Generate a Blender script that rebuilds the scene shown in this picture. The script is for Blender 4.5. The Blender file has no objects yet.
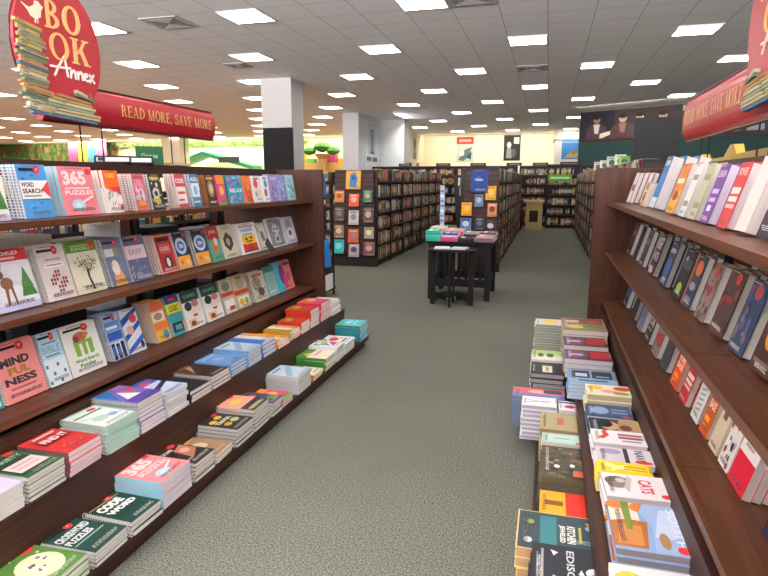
import bpy, math, random
from mathutils import Matrix, Vector
random.seed(7)
SC = bpy.context.scene
COL = SC.collection
PI = math.pi
# ---------------------------------------------------------------- camera, world, exposure
cd = bpy.data.cameras.new('camera'); cam = bpy.data.objects.new('camera', cd); COL.objects.link(cam)
cd.sensor_width = 36; cd.lens = 585/768*36; cd.clip_start = .05; cd.clip_end = 200
R_, U_, F_ = Vector((.9636, .26735, 0)), Vector((-.0481, .17337, .98368)), Vector((-.26299, .94787, -.17992))
cam.matrix_world = Matrix(((R_.x, U_.x, -F_.x, 0), (R_.y, U_.y, -F_.y, 0), (R_.z, U_.z, -F_.z, 1.5), (0, 0, 0, 1)))
SC.camera = cam
SC.view_settings.view_transform = 'Standard'; SC.view_settings.look = 'None'
SC.view_settings.gamma = 1; SC.view_settings.use_curve_mapping = False
EXPOSURE = 0.0
PANEL = 16.5          # strength of the ceiling panels
WASH = 1.0
CEIL_FILL = 4000
SC.view_settings.exposure = EXPOSURE
try:
    SC.cycles.use_denoising = True; SC.cycles.max_bounces = 8; SC.cycles.diffuse_bounces = 6
except Exception: pass
w = bpy.data.worlds.new('world'); SC.world = w; w.use_nodes = True
w.node_tree.nodes['Background'].inputs[0].default_value = (.8, .85, 1, 1)
w.node_tree.nodes['Background'].inputs[1].default_value = .3

def area(name, loc, rot, sx, sy, power, col=(1, .9, .75)):
    l = bpy.data.lights.new(name, 'AREA'); l.shape = 'RECTANGLE'; l.size = sx; l.size_y = sy; l.energy = power*WASH; l.color = col
    o = bpy.data.objects.new(name, l); COL.objects.link(o); o.location = loc; o.rotation_euler = rot; return o
# wall washers in the ceiling in front of the far walls (the photo's glowing cream and yellow walls)
area('wall_wash_light', (-2.6, 28.6, 3.66), (math.radians(38), 0, 0), 6.5, .25, 105, (1, .84, .6))
area('wall_wash_light', (-22, 28.3, 3.66), (math.radians(42), 0, 0), 16, .3, 620, (1, .95, .72))
area('wall_wash_light', (-10.4, 28.3, 3.66), (math.radians(42), 0, 0), 5, .3, 170, (1, .85, .5))
area('wall_wash_light', (-5.2, 20.4, 3.66), (0, math.radians(-38), 0), .25, 1.6, 90, (.95, .97, 1))
area('wall_wash_light', (2.0, 18.6, 3.66), (math.radians(35), 0, math.radians(-29)), 3.2, .25, 40, (1, .9, .75))

# added fill lamp behind the camera, aimed up to brighten the ceiling
l_ = area('added_ceiling_fill', (-8, -4.6, 2.35), (math.radians(124), 0, 0), 26, 1.4, CEIL_FILL, (.98, .96, 1)); l_.data.spread = math.radians(84)

# ---------------------------------------------------------------- materials
def lin(h):
    if isinstance(h, tuple): return h
    h = h.lstrip('#'); o = []
    if len(h) == 3: h = ''.join(c+c for c in h)
    for i in (0, 2, 4):
        c = int(h[i:i+2], 16)/255
        o.append(c/12.92 if c <= .04045 else ((c+.055)/1.055)**2.4)
    return tuple(o)
def base(name, rough, spec=.5):
    m = bpy.data.materials.new(name); m.use_nodes = True; nt = m.node_tree; b = nt.nodes['Principled BSDF']
    b.inputs['Roughness'].default_value = rough; b.inputs['Specular IOR Level'].default_value = spec
    return m, nt, b
def N(nt, t, **k):
    n = nt.nodes.new(t)
    for a, v in k.items(): setattr(n, a, v)
    return n
def paint(name, rough, spec=.4, coat=0, noise=.06, scale=40, stretch=None, mean=1):
    """surface whose own colours are stored per face (printed covers, painted things)"""
    m, nt, b = base(name, rough, spec)
    a = N(nt, 'ShaderNodeAttribute', attribute_name='Col'); tc = N(nt, 'ShaderNodeTexCoord')
    no = N(nt, 'ShaderNodeTexNoise'); no.inputs['Scale'].default_value = scale
    mp = N(nt, 'ShaderNodeMapRange'); mp.inputs[3].default_value = mean-noise; mp.inputs[4].default_value = mean+noise
    mx = N(nt, 'ShaderNodeMix', data_type='RGBA', blend_type='MULTIPLY'); mx.inputs[0].default_value = 1
    if stretch:
        ma = N(nt, 'ShaderNodeMapping'); ma.inputs['Scale'].default_value = stretch
        nt.links.new(tc.outputs['Object'], ma.inputs[0]); nt.links.new(ma.outputs[0], no.inputs['Vector'])
    else: nt.links.new(tc.outputs['Object'], no.inputs['Vector'])
    nt.links.new(no.outputs[0], mp.inputs[0])
    nt.links.new(a.outputs['Color'], mx.inputs[6]); nt.links.new(mp.outputs[0], mx.inputs[7])
    nt.links.new(mx.outputs[2], b.inputs['Base Color'])
    b.inputs['Coat Weight'].default_value = coat; b.inputs['Coat Roughness'].default_value = .15
    return m
def wood(name, c1, c2, rough=.35, axis='Y', coat=.25):
    m, nt, b = base(name, rough, .3)
    tc = N(nt, 'ShaderNodeTexCoord'); mp = N(nt, 'ShaderNodeMapping')
    mp.inputs['Scale'].default_value = {'Y': (22, .9, 22), 'Z': (22, 22, .9), 'X': (.9, 22, 22)}[axis]
    no = N(nt, 'ShaderNodeTexNoise'); no.inputs['Scale'].default_value = 1.6; no.inputs['Detail'].default_value = 6; no.inputs['Distortion'].default_value = 1.2
    cr = N(nt, 'ShaderNodeValToRGB'); cr.color_ramp.elements[0].position = .3; cr.color_ramp.elements[1].position = .72
    cr.color_ramp.elements[0].color = (*lin(c1), 1); cr.color_ramp.elements[1].color = (*lin(c2), 1)
    nt.links.new(tc.outputs['Object'], mp.inputs[0]); nt.links.new(mp.outputs[0], no.inputs['Vector'])
    nt.links.new(no.outputs[0], cr.inputs[0]); nt.links.new(cr.outputs[0], b.inputs['Base Color'])
    b.inputs['Coat Weight'].default_value = coat; b.inputs['Coat Roughness'].default_value = .25
    return m
PRINT = paint('printed_cover', .5, .25, 0, .05, 60)
MATTE = paint('matte_paint', .75, .3, 0, .05, 12)
PAPER = paint('paper_edges', .9, .05, 0, .22, 1, (6, 6, 520), .86)
BLKP = paint('charcoal_panel', .7, .2, 0, .04, 8)
METAL = paint('wire_metal', .3, .6, 0, .02)
GLOSS = paint('gloss_paint', .35, .5, .1, .04, 5)
WOODY = wood('dark_wood_long', '#2c1710', '#472a1e', .5, 'Y', .04)
WOODZ = wood('dark_wood_upright', '#3b2116', '#5a3422', .5, 'Z', .04)
WOODX = wood('dark_wood_cross', '#281611', '#40261c', .5, 'X', .04)
SHELFW = wood('shelf_wood', '#462717', '#6c4029', .38, 'Y', .12)
m, nt, b = base('carpet', .98, .1); CARPET = m
tc = N(nt, 'ShaderNodeTexCoord'); n1 = N(nt, 'ShaderNodeTexNoise'); n1.inputs['Scale'].default_value = 130; n1.inputs['Detail'].default_value = 4
n2 = N(nt, 'ShaderNodeTexNoise'); n2.inputs['Scale'].default_value = 1.1
cr = N(nt, 'ShaderNodeValToRGB'); cr.color_ramp.elements[0].position = .33; cr.color_ramp.elements[1].position = .68
cr.color_ramp.elements[0].color = (*lin('#4a4c43'), 1); cr.color_ramp.elements[1].color = (*lin('#929487'), 1)
mx = N(nt, 'ShaderNodeMix', data_type='RGBA', blend_type='MULTIPLY'); mx.inputs[0].default_value = .25
bp_ = N(nt, 'ShaderNodeBump'); bp_.inputs['Strength'].default_value = .35; bp_.inputs['Distance'].default_value = .005
for n in (n1, n2): nt.links.new(tc.outputs['Object'], n.inputs['Vector'])
nt.links.new(n1.outputs[0], cr.inputs[0]); nt.links.new(cr.outputs[0], mx.inputs[6]); nt.links.new(n2.outputs[0], mx.inputs[7])
nt.links.new(mx.outputs[2], b.inputs['Base Color']); nt.links.new(n1.outputs[0], bp_.inputs['Height']); nt.links.new(bp_.outputs[0], b.inputs['Normal'])
# suspended ceiling: 2 ft tiles on a thin metal grid
GX, GY, TILE = -.432, 7.72, .6096
m, nt, b = base('ceiling_tiles', .9, .2); CEIL = m
tc = N(nt, 'ShaderNodeTexCoord'); sp = N(nt, 'ShaderNodeSeparateXYZ'); nt.links.new(tc.outputs['Object'], sp.inputs[0])
def gridline(out, off):
    a = N(nt, 'ShaderNodeMath', operation='ADD'); a.inputs[1].default_value = -off + TILE/2 + TILE*200; nt.links.new(out, a.inputs[0])
    d = N(nt, 'ShaderNodeMath', operation='MODULO'); d.inputs[1].default_value = TILE; nt.links.new(a.outputs[0], d.inputs[0])
    c = N(nt, 'ShaderNodeMath', operation='LESS_THAN'); c.inputs[1].default_value = .013; nt.links.new(d.outputs[0], c.inputs[0]); return c
gx, gy = gridline(sp.outputs[0], GX), gridline(sp.outputs[1], GY)
mxx = N(nt, 'ShaderNodeMath', operation='MAXIMUM'); nt.links.new(gx.outputs[0], mxx.inputs[0]); nt.links.new(gy.outputs[0], mxx.inputs[1])
nz = N(nt, 'ShaderNodeTexNoise'); nz.inputs['Scale'].default_value = 60; nt.links.new(tc.outputs['Object'], nz.inputs['Vector'])
c0 = N(nt, 'ShaderNodeValToRGB'); c0.color_ramp.elements[0].color = (.80, .77, .785, 1); c0.color_ramp.elements[1].color = (.92, .89, .905, 1); nt.links.new(nz.outputs[0], c0.inputs[0])
mx = N(nt, 'ShaderNodeMix', data_type='RGBA'); nt.links.new(mxx.outputs[0], mx.inputs[0]); nt.links.new(c0.outputs[0], mx.inputs[6]); mx.inputs[7].default_value = (.5, .47, .48, 1)
nt.links.new(mx.outputs[2], b.inputs['Base Color'])
m, nt, b = base('window_glass', .02); GLASS = m; b.inputs['Transmission Weight'].default_value = 1
m, nt, b = base('light_panel', .6); LIGHT = m
b.inputs['Emission Color'].default_value = (1, .95, .9, 1); b.inputs['Emission Strength'].default_value = PANEL

# ---------------------------------------------------------------- mesh builder
class MB:
    def __init__(s): s.v = []; s.f = []; s.c = []; s.m = []; s.mats = []; s.T = None
    def mi(s, mat):
        if mat not in s.mats: s.mats.append(mat)
        return s.mats.index(mat)
    def add(s, vs, fs, col='#888888', mat=None):
        o = len(s.v)
        for p in vs:
            p = Vector(p); s.v.append(tuple(s.T @ p) if s.T else tuple(p))
        k = s.mi(mat or MATTE); c = lin(col)
        for f in fs: s.f.append([o+i for i in f]); s.c.append(c); s.m.append(k)
    def box(s, x0, x1, y0, y1, z0, z1, col='#888888', mat=None, T=None):
        vs = [(x, y, z) for z in (z0, z1) for y in (y0, y1) for x in (x0, x1)]
        if T: vs = [T @ Vector(p) for p in vs]
        s.add(vs, [(0, 2, 3, 1), (4, 5, 7, 6), (0, 1, 5, 4), (2, 6, 7, 3), (0, 4, 6, 2), (1, 3, 7, 5)], col, mat)
    def prism(s, pts, z0, z1, col='#888888', mat=None, T=None):
        n = len(pts); vs = [(x, y, z0) for x, y in pts]+[(x, y, z1) for x, y in pts]
        if T: vs = [T @ Vector(p) for p in vs]
        s.add(vs, [tuple(range(n-1, -1, -1)), tuple(range(n, 2*n))]+[(i, (i+1) % n, n+(i+1) % n, n+i) for i in range(n)], col, mat)
    def tube(s, path, r, n=6, col='#888888', mat=None, closed=False):
        P = [Vector(p) for p in path]; vs = []; L = len(P)
        for i, p in enumerate(P):
            a = P[(i-1) % L] if (i or closed) else p; c = P[(i+1) % L] if (i < L-1 or closed) else p
            d = (c-a).normalized(); u = d.orthogonal().normalized() if i == 0 else (u-d*u.dot(d)).normalized(); q = d.cross(u)
            vs += [p+(u*math.cos(2*PI*k/n)+q*math.sin(2*PI*k/n))*r for k in range(n)]
        fs = [(i*n+k, i*n+(k+1) % n, ((i+1) % L)*n+(k+1) % n, ((i+1) % L)*n+k) for i in range(L if closed else L-1) for k in range(n)]
        if not closed: fs += [tuple(range(n-1, -1, -1)), tuple((L-1)*n+k for k in range(n))]
        s.add(vs, fs, col, mat)
    def lathe(s, prof, n=24, col='#888888', mat=None, sx=1, sy=1, c=(0, 0)):
        vs = [(c[0]+r*sx*math.cos(2*PI*k/n), c[1]+r*sy*math.sin(2*PI*k/n), z) for r, z in prof for k in range(n)]; L = len(prof)
        fs = [(i*n+k, i*n+(k+1) % n, (i+1)*n+(k+1) % n, (i+1)*n+k) for i in range(L-1) for k in range(n)]
        fs += [tuple(range(n-1, -1, -1)), tuple((L-1)*n+k for k in range(n))]
        s.add(vs, fs, col, mat)
    def mesh(s, name):
        me = bpy.data.meshes.new(name); me.from_pydata(s.v, [], s.f)
        for mt in s.mats: me.materials.append(mt)
        me.polygons.foreach_set('material_index', s.m)
        a = me.attributes.new('Col', 'FLOAT_COLOR', 'CORNER'); d = []
        for p, c in zip(me.polygons, s.c): d += [c[0], c[1], c[2], 1]*p.loop_total
        a.data.foreach_set('color', d); me.update(); return me
    def obj(s, name, parent=None, **k): return link(name, s.mesh(name), parent, **k)
def link(name, me, parent=None, label=None, cat=None, group=None, kind=None, mw=None, loc=None):
    o = bpy.data.objects.new(name, me); COL.objects.link(o)
    if parent: o.parent = parent
    if mw is not None: o.matrix_world = mw
    if loc: o.location = loc
    for a, v in (('label', label), ('category', cat), ('group', group), ('kind', kind)):
        if v: o[a] = v
    return o
def thing(name, label, cat, group=None, loc=(0, 0, 0), rotz=0):
    o = link(name, None, None, label, cat, group); o.location = loc; o.rotation_euler = (0, 0, rotz); return o
def frame(o, x, y, z):
    return Matrix(((x[0], y[0], z[0], o[0]), (x[1], y[1], z[1], o[1]), (x[2], y[2], z[2], o[2]), (0, 0, 0, 1)))

# ---------------------------------------------------------------- lettering
_tx = {}
def text2d(st, bold=0.0):
    """outline letters as flat polygons scaled to the unit square, with their natural aspect"""
    k = (st, bold)
    if k in _tx: return _tx[k]
    cu = bpy.data.curves.new('lettering', 'FONT'); cu.body = st; cu.fill_mode = 'FRONT'; cu.resolution_u = 2; cu.offset = bold; cu.align_x = 'CENTER'; cu.space_line = .8
    ob = bpy.data.objects.new('lettering', cu); me = ob.to_mesh()
    vs = [tuple(v.co[:2]) for v in me.vertices]; fs = [tuple(p.vertices) for p in me.polygons]
    ob.to_mesh_clear(); bpy.data.objects.remove(ob); bpy.data.curves.remove(cu)
    x0 = min(v[0] for v in vs); x1 = max(v[0] for v in vs); y0 = min(v[1] for v in vs); y1 = max(v[1] for v in vs)
    vs = [((x-x0)/(x1-x0), (y-y0)/(y1-y0)) for x, y in vs]
    _tx[k] = (vs, fs); return _tx[k]
def ell(cx, cy, rx, ry, n=16): return [(cx+rx*math.cos(2*PI*k/n), cy+ry*math.sin(2*PI*k/n)) for k in range(n)]
def art2d(items, W, H):
    """artwork in unit coordinates -> list of (verts, faces, colour) in metres"""
    out = []
    for it in items:
        k = it[0]
        if k == 'r': P = [(it[1], it[2]), (it[3], it[2]), (it[3], it[4]), (it[1], it[4])]; out.append((P, [(0, 1, 2, 3)], it[5]))
        elif k == 'e': P = ell(it[1], it[2], it[3], it[4]); out.append((P, [tuple(range(16))], it[5]))
        elif k == 'p': out.append((it[1], [tuple(range(len(it[1])))], it[2]))
        elif k == 'l':
            x0, y0, x1, y1, wd, c = it[1:]; dx, dy = x1-x0, y1-y0; L = math.hypot(dx, dy) or 1; nx, ny = -dy/L*wd/2, dx/L*wd/2
            out.append(([(x0-nx, y0-ny), (x1-nx, y1-ny), (x1+nx, y1+ny), (x0+nx, y0+ny)], [(0, 1, 2, 3)], c))
        elif k == 't':
            st, x0, y0, x1, y1, c = it[1:7]; vs, fs = text2d(st, it[7] if len(it) > 7 else .03)
            out.append(([(x0+(x1-x0)*x, y0+(y1-y0)*y) for x, y in vs], fs, c))
    return [([(x*W, y*H) for x, y in P], fs, c) for P, fs, c in out]
def put_art(mb, items, W, H, z, T=None, mat=None, step=.0002):
    for i, (P, fs, c) in enumerate(art2d(items, W, H)):
        vs = [(x, y, z+step*(i+1)) for x, y in P]
        if T: vs = [T @ Vector(p) for p in vs]
        mb.add(vs, fs, c, mat or PRINT)

# ---------------------------------------------------------------- books
class BookModel:
    """kind: spiral, paper or hard. local axes: x from spine to fore edge, y up the cover, z out of the front cover"""
    def __init__(s, kind, W, H, t, bg, art=(), spine=None, pages='#e8e2d8', back=None, spart=()):
        s.kind, s.W, s.H, s.t = kind, W, H, t
        spine = spine or bg; back = back or bg
        c = MB(); p = MB(); e = .003 if kind == 'hard' else .0006; th = .0025 if kind == 'hard' else .0007
        x0 = .009 if kind == 'spiral' else 0
        c.box(x0, W, 0, H, t-th, t, bg, PRINT); c.box(x0, W, 0, H, 0, th, back, PRINT)
        if kind != 'spiral':
            c.box(0, th, 0, H, th, t-th, spine, PRINT)
            for i, (a, b_, col) in enumerate(spart): c.add([(-.0004, a*H, t*.25), (-.0004, b_*H, t*.25), (-.0004, b_*H, t*.75), (-.0004, a*H, t*.75)], [(0, 3, 2, 1)], col, PRINT)
        put_art(c, list(art)+s.fine(bg, len(art)), W, H, t)
        p.box(x0+(.003 if kind == 'spiral' else th), W-e, e, H-e, th, t-th, pages, PAPER)
        s.cover = c.mesh('cover'); s.pages = p.mesh('page_block'); s.coil = None
        if kind == 'spiral':
            r = MB(); n = int(H/.0125)
            for i in range(n):
                y = .008+i*(H-.016)/(n-1)
                r.tube([(.006+(t/2+.001)*math.cos(a)*.9, y, t/2+(t/2+.002)*math.sin(a)) for a in [k*PI/4 for k in range(8)]], .0017, 3, '#d8d6d2' if sum(lin(bg)) > .1 else '#b4b2ae', METAL, True)
            s.coil = r.mesh('spiral_binding')
    def fine(s, bg, n):
        if n == 0: return []
        rg = random.Random(int(sum(lin(bg))*9999)+n); L = sum(lin(bg)) > .6; cols = ['#4a4444', '#6c6460', '#8c3c40'] if L else ['#d8d4cc', '#b8b0a4', '#d8b070']
        o = []; y = rg.uniform(.05, .09); x = rg.uniform(.14, .3)
        for k in range(3):
            a = x
            while a < .84: b_ = a+rg.uniform(.03, .12); o.append(('r', a, y, min(b_, .88), y+.012, rg.choice(cols[:2]))); a = b_+.02
            y += .022
        y = rg.uniform(.955, .965); o.append(('r', .2, y, .7, y+.012, cols[2]))
        return o
    def place(s, mw, label, cat, group, name=None):
        nm = name or {'spiral': 'spiral_bound_book', 'paper': 'paperback_book', 'hard': 'hardcover_book'}[s.kind]
        r = link(nm, None, None, label, cat, group, mw=mw)
        link('cover', s.cover, r); link('page_block', s.pages, r)
        if s.coil: link('spiral_binding', s.coil, r)
        return r
ORD = ['front', 'second', 'third', 'fourth', 'fifth', 'sixth', 'seventh', 'eighth', 'ninth', 'tenth', 'eleventh', 'twelfth', 'thirteenth', 'fourteenth']
def face_out(side, xb, y0, y1, zs, model, n, desc, place, lean=15, rnd=.004):
    """a display of n copies leaning back; side +1 faces +X (left fixture), -1 faces -X"""
    W = model.W; a = math.radians(lean); yc = (y0+y1)/2
    for k in range(n):
        j = random.uniform(-rnd, rnd); yaw = random.uniform(-.012, .012)
        back = model.t*math.cos(a)+k*(model.t+.0012)/math.cos(a)
        if side > 0:
            X = Vector((math.sin(yaw), math.cos(yaw), 0)); Yv = Vector((-math.sin(a), 0, math.cos(a))); o = (xb-back, yc-W/2+j-(.003*k), zs)
        else:
            X = Vector((math.sin(yaw), -math.cos(yaw), 0)); Yv = Vector((math.sin(a), 0, math.cos(a))); o = (xb+back, yc+W/2+j-(.004*k), zs)
        Yv = (Yv-X*Yv.dot(X)).normalized(); Z = X.cross(Yv)
        lb = f'{desc}, front copy, {place}' if k == 0 else f'{desc}, {ORD[k]} back, {place}'
        model.place(frame(o, X, Yv, Z), lb, 'book', desc+' display')
POS = {1: ['only'], 2: ['top', 'bottom']}
def posword(k, n):     # k counted from the bottom
    t = n-1-k
    if t == 0: return 'top'
    if k == 0: return 'bottom'
    return ORD[t]+' from top'
def stack(side, xf, y0, y1, z, H, n, kind, bg, art, desc, place, depth=.25, yaw=0, pages='#e8e2d8', spine=None, tilt=0, jit=.006, skew=0):
    t = H/n; W = y1-y0-.006; md = BookModel(kind, W, depth, t*.97, bg, art, spine, pages)
    for k in range(n):
        j1, j2, yw = random.uniform(-jit, jit), random.uniform(-jit, jit), yaw+random.uniform(-.015, .015)
        if side > 0:
            X = Vector((-math.sin(yw), math.cos(yw), 0)); o = (xf+j1, y0+.003+j2*.5+skew*k, z+.0006+k*t)
        else:
            X = Vector((math.sin(yw), -math.cos(yw), 0)); o = (xf+j1, y1-.003+j2*.5+skew*k, z+.0006+k*t)
        Yv = Vector((0, 0, 1)).cross(X)
        lb = f'{desc}, {place}' if n == 1 else f'{posword(k, n)} of {desc}, {place}'
        md.place(frame(o, X, Yv, (0, 0, 1)), lb, 'book', 'stack of '+desc)
K, Wh, RD = '#1b1b1d', '#f2eeea', '#d93b3a'
def badge(x=.3): return [('r', x-.22, .885, x+.3, .93, K), ('e', x+.34, .9, .1, .075, RD), ('t', '7', x+.31, .88, x+.37, .92, Wh)]
def lines(x0, x1, y0, y1, n, c): return [('r', x0, y0+(y1-y0)*i/n, x1-(.06 if i % 2 else 0), y0+(y1-y0)*(i+.55)/n, c) for i in range(n)]
def scatter(n, x0, y0, x1, y1, cols, r=.04, kind='e', seed=1):
    rg = random.Random(seed); o = []
    for _ in range(n):
        x, y, q, c = rg.uniform(x0, x1), rg.uniform(y0, y1), r*rg.uniform(.6, 1.5), rg.choice(cols)
        if kind == 'e': o.append(('e', x, y, q, q*.75, c))
        elif kind == 'r': o.append(('r', max(0, x-q), max(0, y-q*.5), min(1, x+q), min(1, y+q*.5), c))
        else: o.append(('l', x-q, y-q*.7, x+q, y+q*.7, q*.35, c))
    return o
# ================================================================= THE ROOM
CZ = 3.717
def struct(name, mb): return mb.obj(name, kind='structure')
mb = MB(); mb.box(-38, 11.5, -5, 30.3, -.1, 0, '#777777', CARPET); struct('floor', mb)
mb = MB(); mb.box(-38, -7.4, 8.5, 30, 0, .006, '#a07c58', MATTE); struct('floor_added_bounce', mb)  # unseen tan floor area, added to bounce warm light onto the ceiling
mb = MB(); mb.box(-38, 11.5, -5, 30.3, CZ, CZ+.1, '#cccccc', CEIL); struct('ceiling', mb)
mb = MB(); mb.box(-6.1, 11.5, 30, 30.2, 0, CZ, '#f3ead2'); struct('wall_back', mb)
mb = MB(); mb.box(-38, -6.35, 30, 30.2, 0, CZ, '#f4efcf'); struct('wall_far_left', mb)
mb = MB(); mb.box(-38, -37.8, -5, 30, 0, CZ, '#e9dcc0'); struct('wall_left', mb)
mb = MB(); mb.box(11.3, 11.5, -5, 30, 0, CZ, '#d8cfc4'); struct('wall_right', mb)
mb = MB(); mb.box(-38, 11.5, -5.2, -5, 0, .35, '#d8d0c6'); mb.box(-38, 11.5, -5.2, -5, 3.1, CZ, '#d8d0c6'); mb.box(-38, -21, -5.2, -5, .35, 3.1, '#d8d0c6'); mb.box(5, 11.5, -5.2, -5, .35, 3.1, '#d8d0c6'); struct('wall_front', mb)
mb = MB()
for i in range(14): mb.box(-21+2*i-.03, -21+2*i+.03, -5.13, -5.05, .35, 3.1, '#3c3a38')
mb.box(-21, 5, -5.13, -5.05, .35, .42, '#3c3a38'); mb.box(-21, 5, -5.13, -5.05, 3.03, 3.1, '#3c3a38'); mb.box(-21, 5, -5.095, -5.085, .42, 3.03, '#ffffff', GLASS); struct('window_added_1', mb)  # made-up shop window out of view, added to go with the ceiling fill lamp
mb = MB(); mb.box(-6.72, -6.16, 19.05, 19.7, 0, CZ, '#c6c7c9'); mb.box(-6.45, -6.15, 19.7, 21.6, 0, CZ, '#c6c7c9')
mb.box(-6.4, -5.22, 21.6, 22.4, 0, CZ, '#cbcac6'); mb.box(-6.35, -6.1, 22.4, 30, 0, CZ, '#efe6cf'); struct('wall_divider', mb)
mb = MB(); mb.box(.18, 3.2, 27.8, 30, 0, 3.3, '#ece8e2'); mb.box(.1, 3.3, 27.75, 30, 3.3, CZ, '#efe6d0'); struct('wall_recess', mb)
mb = MB(); mb.box(-6.24, -5.52, 12.3, 12.95, 0, CZ, '#c4c2c0'); struct('column_1', mb)
mb = MB(); mb.box(-6.2, -5.49, 12.25, 12.295, 0, 2.66, '#201e1e', BLKP); mb.obj('display_board', label='tall dark charcoal board against the white column beyond the puzzle fixture', cat='board')
mb = MB(); mb.box(-19.5, -18.4, 27, 27.8, 0, CZ, '#efe4cd'); struct('column_2', mb)
# diagonal bulkhead that carries the cafe mural
T = Matrix.Translation((.9, 20.83, 0)) @ Matrix.Rotation(math.atan2(-1.56, 2.78), 4, 'Z')
mb = MB(); mb.box(-.02, 11.5, 0, .25, 0, 2.74, '#24403f', None, T); mb.box(-.02, 11.5, .02, .25, 2.74, CZ, '#777a70', None, T); struct('wall_cafe', mb)

# ceiling lights on the checkered grid
fr = MB(); f = .305
for a in ((-f, f, -f, -f+.022), (-f, f, f-.022, f), (-f, -f+.022, -f, f), (f-.022, f, -f, f)): fr.box(a[0], a[1], a[2], a[3], -.016, -.001, '#dedad6')
fr = fr.mesh('frame'); df = MB(); df.box(-f+.022, f-.022, -f+.022, f-.022, -.012, -.002, '#ffffff', LIGHT); df = df.mesh('diffuser')
NUM = ['first', 'second', 'third', 'fourth', 'fifth', 'sixth', 'seventh', 'eighth', 'ninth', 'tenth', 'eleventh', 'twelfth', 'thirteenth', 'fourteenth', 'fifteenth', 'sixteenth', 'seventeenth', 'eighteenth', 'nineteenth', 'twentieth']
for j in range(-4, 9):
    Y = GY+2.4384*j
    for k in range(-30, 9):
        if (k+j) % 2 == 0: continue
        X = GX+1.2192*k
        if X < -36.8 or X > 10.5: continue
        if j < -1 and X < -15: continue
        if -6.9 < X < -5.2 and 18.8 < Y < 22.7: continue
        if X > .8 and Y > 20.5-(X-.9)*.56: continue
        if X < -28 and Y < 12: continue
        if j >= 0: rw = f'{NUM[j]} row past the sign ends'
        else: rw = {-1: 'row above the red signs', -2: 'row overhead', -3: 'row just behind the camera'}.get(j, 'row nearest the shop front')
        kk = k // 2
        side = 'over the aisle' if k in (0, -1) else (f'{NUM[min(19, (-k-1)//2)]} column left of the aisle' if k < 0 else f'{NUM[(k-1)//2]} column right of the aisle')
        t = thing('ceiling_light', f'square lit ceiling panel, {rw}, {side}', 'ceiling light', 'square ceiling light panels', (X, Y, CZ))
        link('frame', fr, t); link('diffuser', df, t)
def vent(x, y, s, lb):
    t = thing('ceiling_vent', lb, 'vent', None, (x, y, CZ))
    a = MB(); a.box(-s, s, -s, s, -.012, -.001, '#b9b4b1'); a.obj('frame', t)
    a = MB(); n = 7
    for i in range(n):
        q = s*.75*(1-i/n); a.box(-q, q, -q, -q+.012, -.02, -.012, '#aaa6a4' if i % 2 else '#858280'); a.box(-q, q, q-.012, q, -.02, -.012, '#aaa6a4')
        a.box(-q, -q+.012, -q, q, -.02, -.012, '#aaa6a4'); a.box(q-.012, q, -q, q, -.02, -.012, '#aaa6a4')
    a.obj('grille', t)
vent(GX-TILE*8, GY, .3, 'square ceiling air vent beyond the left red sign')
vent(GX, GY+TILE*8, .3, 'square ceiling air vent above the aisle between light panels')
vent(GX-TILE, GY, .3, 'square ceiling air vent beside the nearest light over the aisle')
vent(GX-TILE*9, GY+TILE*5, .22, 'flat ceiling air vent further back on the left ceiling')

# ================================================================= STEPPED BOOK FIXTURES
FY0, FY1 = 1.06, 5.0
ZS = (1.335, .95, .555)
def fixture(side, xe, lb):
    """side +1: shelves face +X. u runs from the shelf edge into the fixture"""
    t = thing('book_display_fixture', lb, 'book display fixture')
    def bx(m, u0, u1, y0, y1, z0, z1, c=None, mat=WOODY):
        a, b_ = xe-side*u0, xe-side*u1; m.box(min(a, b_), max(a, b_), y0, y1, z0, z1, '#5a3a2a', mat)
    for y in (FY0-.045, FY1-.045):
        m = MB(); bx(m, -.085 if side > 0 else (-.115 if y > 3 else -.06), .90, y, y+.045, 0, 1.6, mat=WOODZ); m.obj('end_panel', t)
    nb = 4; bw = (FY1-.045-FY0)/nb
    for i in range(1, nb):
        m = MB(); bx(m, .365, .435, FY0+bw*i-.03, FY0+bw*i+.03, 0, 1.52, mat=WOODZ)
        bx(m, .33, .365, FY0+bw*i-.012, FY0+bw*i+.012, .1, 1.5, mat=BLK); m.obj('upright', t)
    m = MB(); bx(m, .355, .445, FY0, FY1-.045, 1.52, 1.6); m.obj('top_rail', t)
    for z in ZS:
        for i in range(nb):
            m = MB(); y0, y1 = FY0+bw*i+.002, FY0+bw*(i+1)-.002
            bx(m, 0, .33, y0, y1, z-.022, z, mat=SHELFW); bx(m, -.010, .0, y0, y1, z-.026, z+.004, mat=SHELFW); m.obj('shelf', t)
            m = MB(); bx(m, .47, .80, y0, y1, z-.022, z, mat=SHELFW); bx(m, .80, .812, y0, y1, z-.03, z+.006, mat=SHELFW); m.obj('rear_shelf', t)
            m = MB(); bx(m, .31, .33, y0, y1, z+.06, z+.10, mat=BLK); m.obj('book_rest', t)
    m = MB(); bx(m, 0.0, .80, FY0, FY1-.045, 0, .335); bx(m, -.02, .02, FY0, FY1-.045, .335, .5); bx(m, .36, .44, FY0, FY1-.045, .335, .53); m.obj('base', t)
    m = MB(); bx(m, -.27, 0, FY0, FY1, 0, .335); bx(m, -.275, -.27, FY0, FY1, .3, .34); m.obj('upper_step', t)
    e = -.5 if side > 0 else -.47
    m = MB(); bx(m, e, -.27, FY0, FY1+.02, .06, .10); bx(m, e+.03, -.27, FY0, FY1, 0, .06, mat=WOODX); m.obj('lower_step', t)
    return t
BLK = paint('black_finish', .5, .4, 0, .1, 20)
m_, nt_, b_ = base('black_metal', .6, .15); b_.inputs['Base Color'].default_value = (.02, .018, .018, 1); BLK = m_
fixture(1, -2.04, 'long dark wood stepped fixture carrying puzzle and spiral-bound books, left of the aisle')
fixture(-1, .47, 'long dark wood stepped fixture carrying hardcover and bargain books, right of the aisle')

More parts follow.
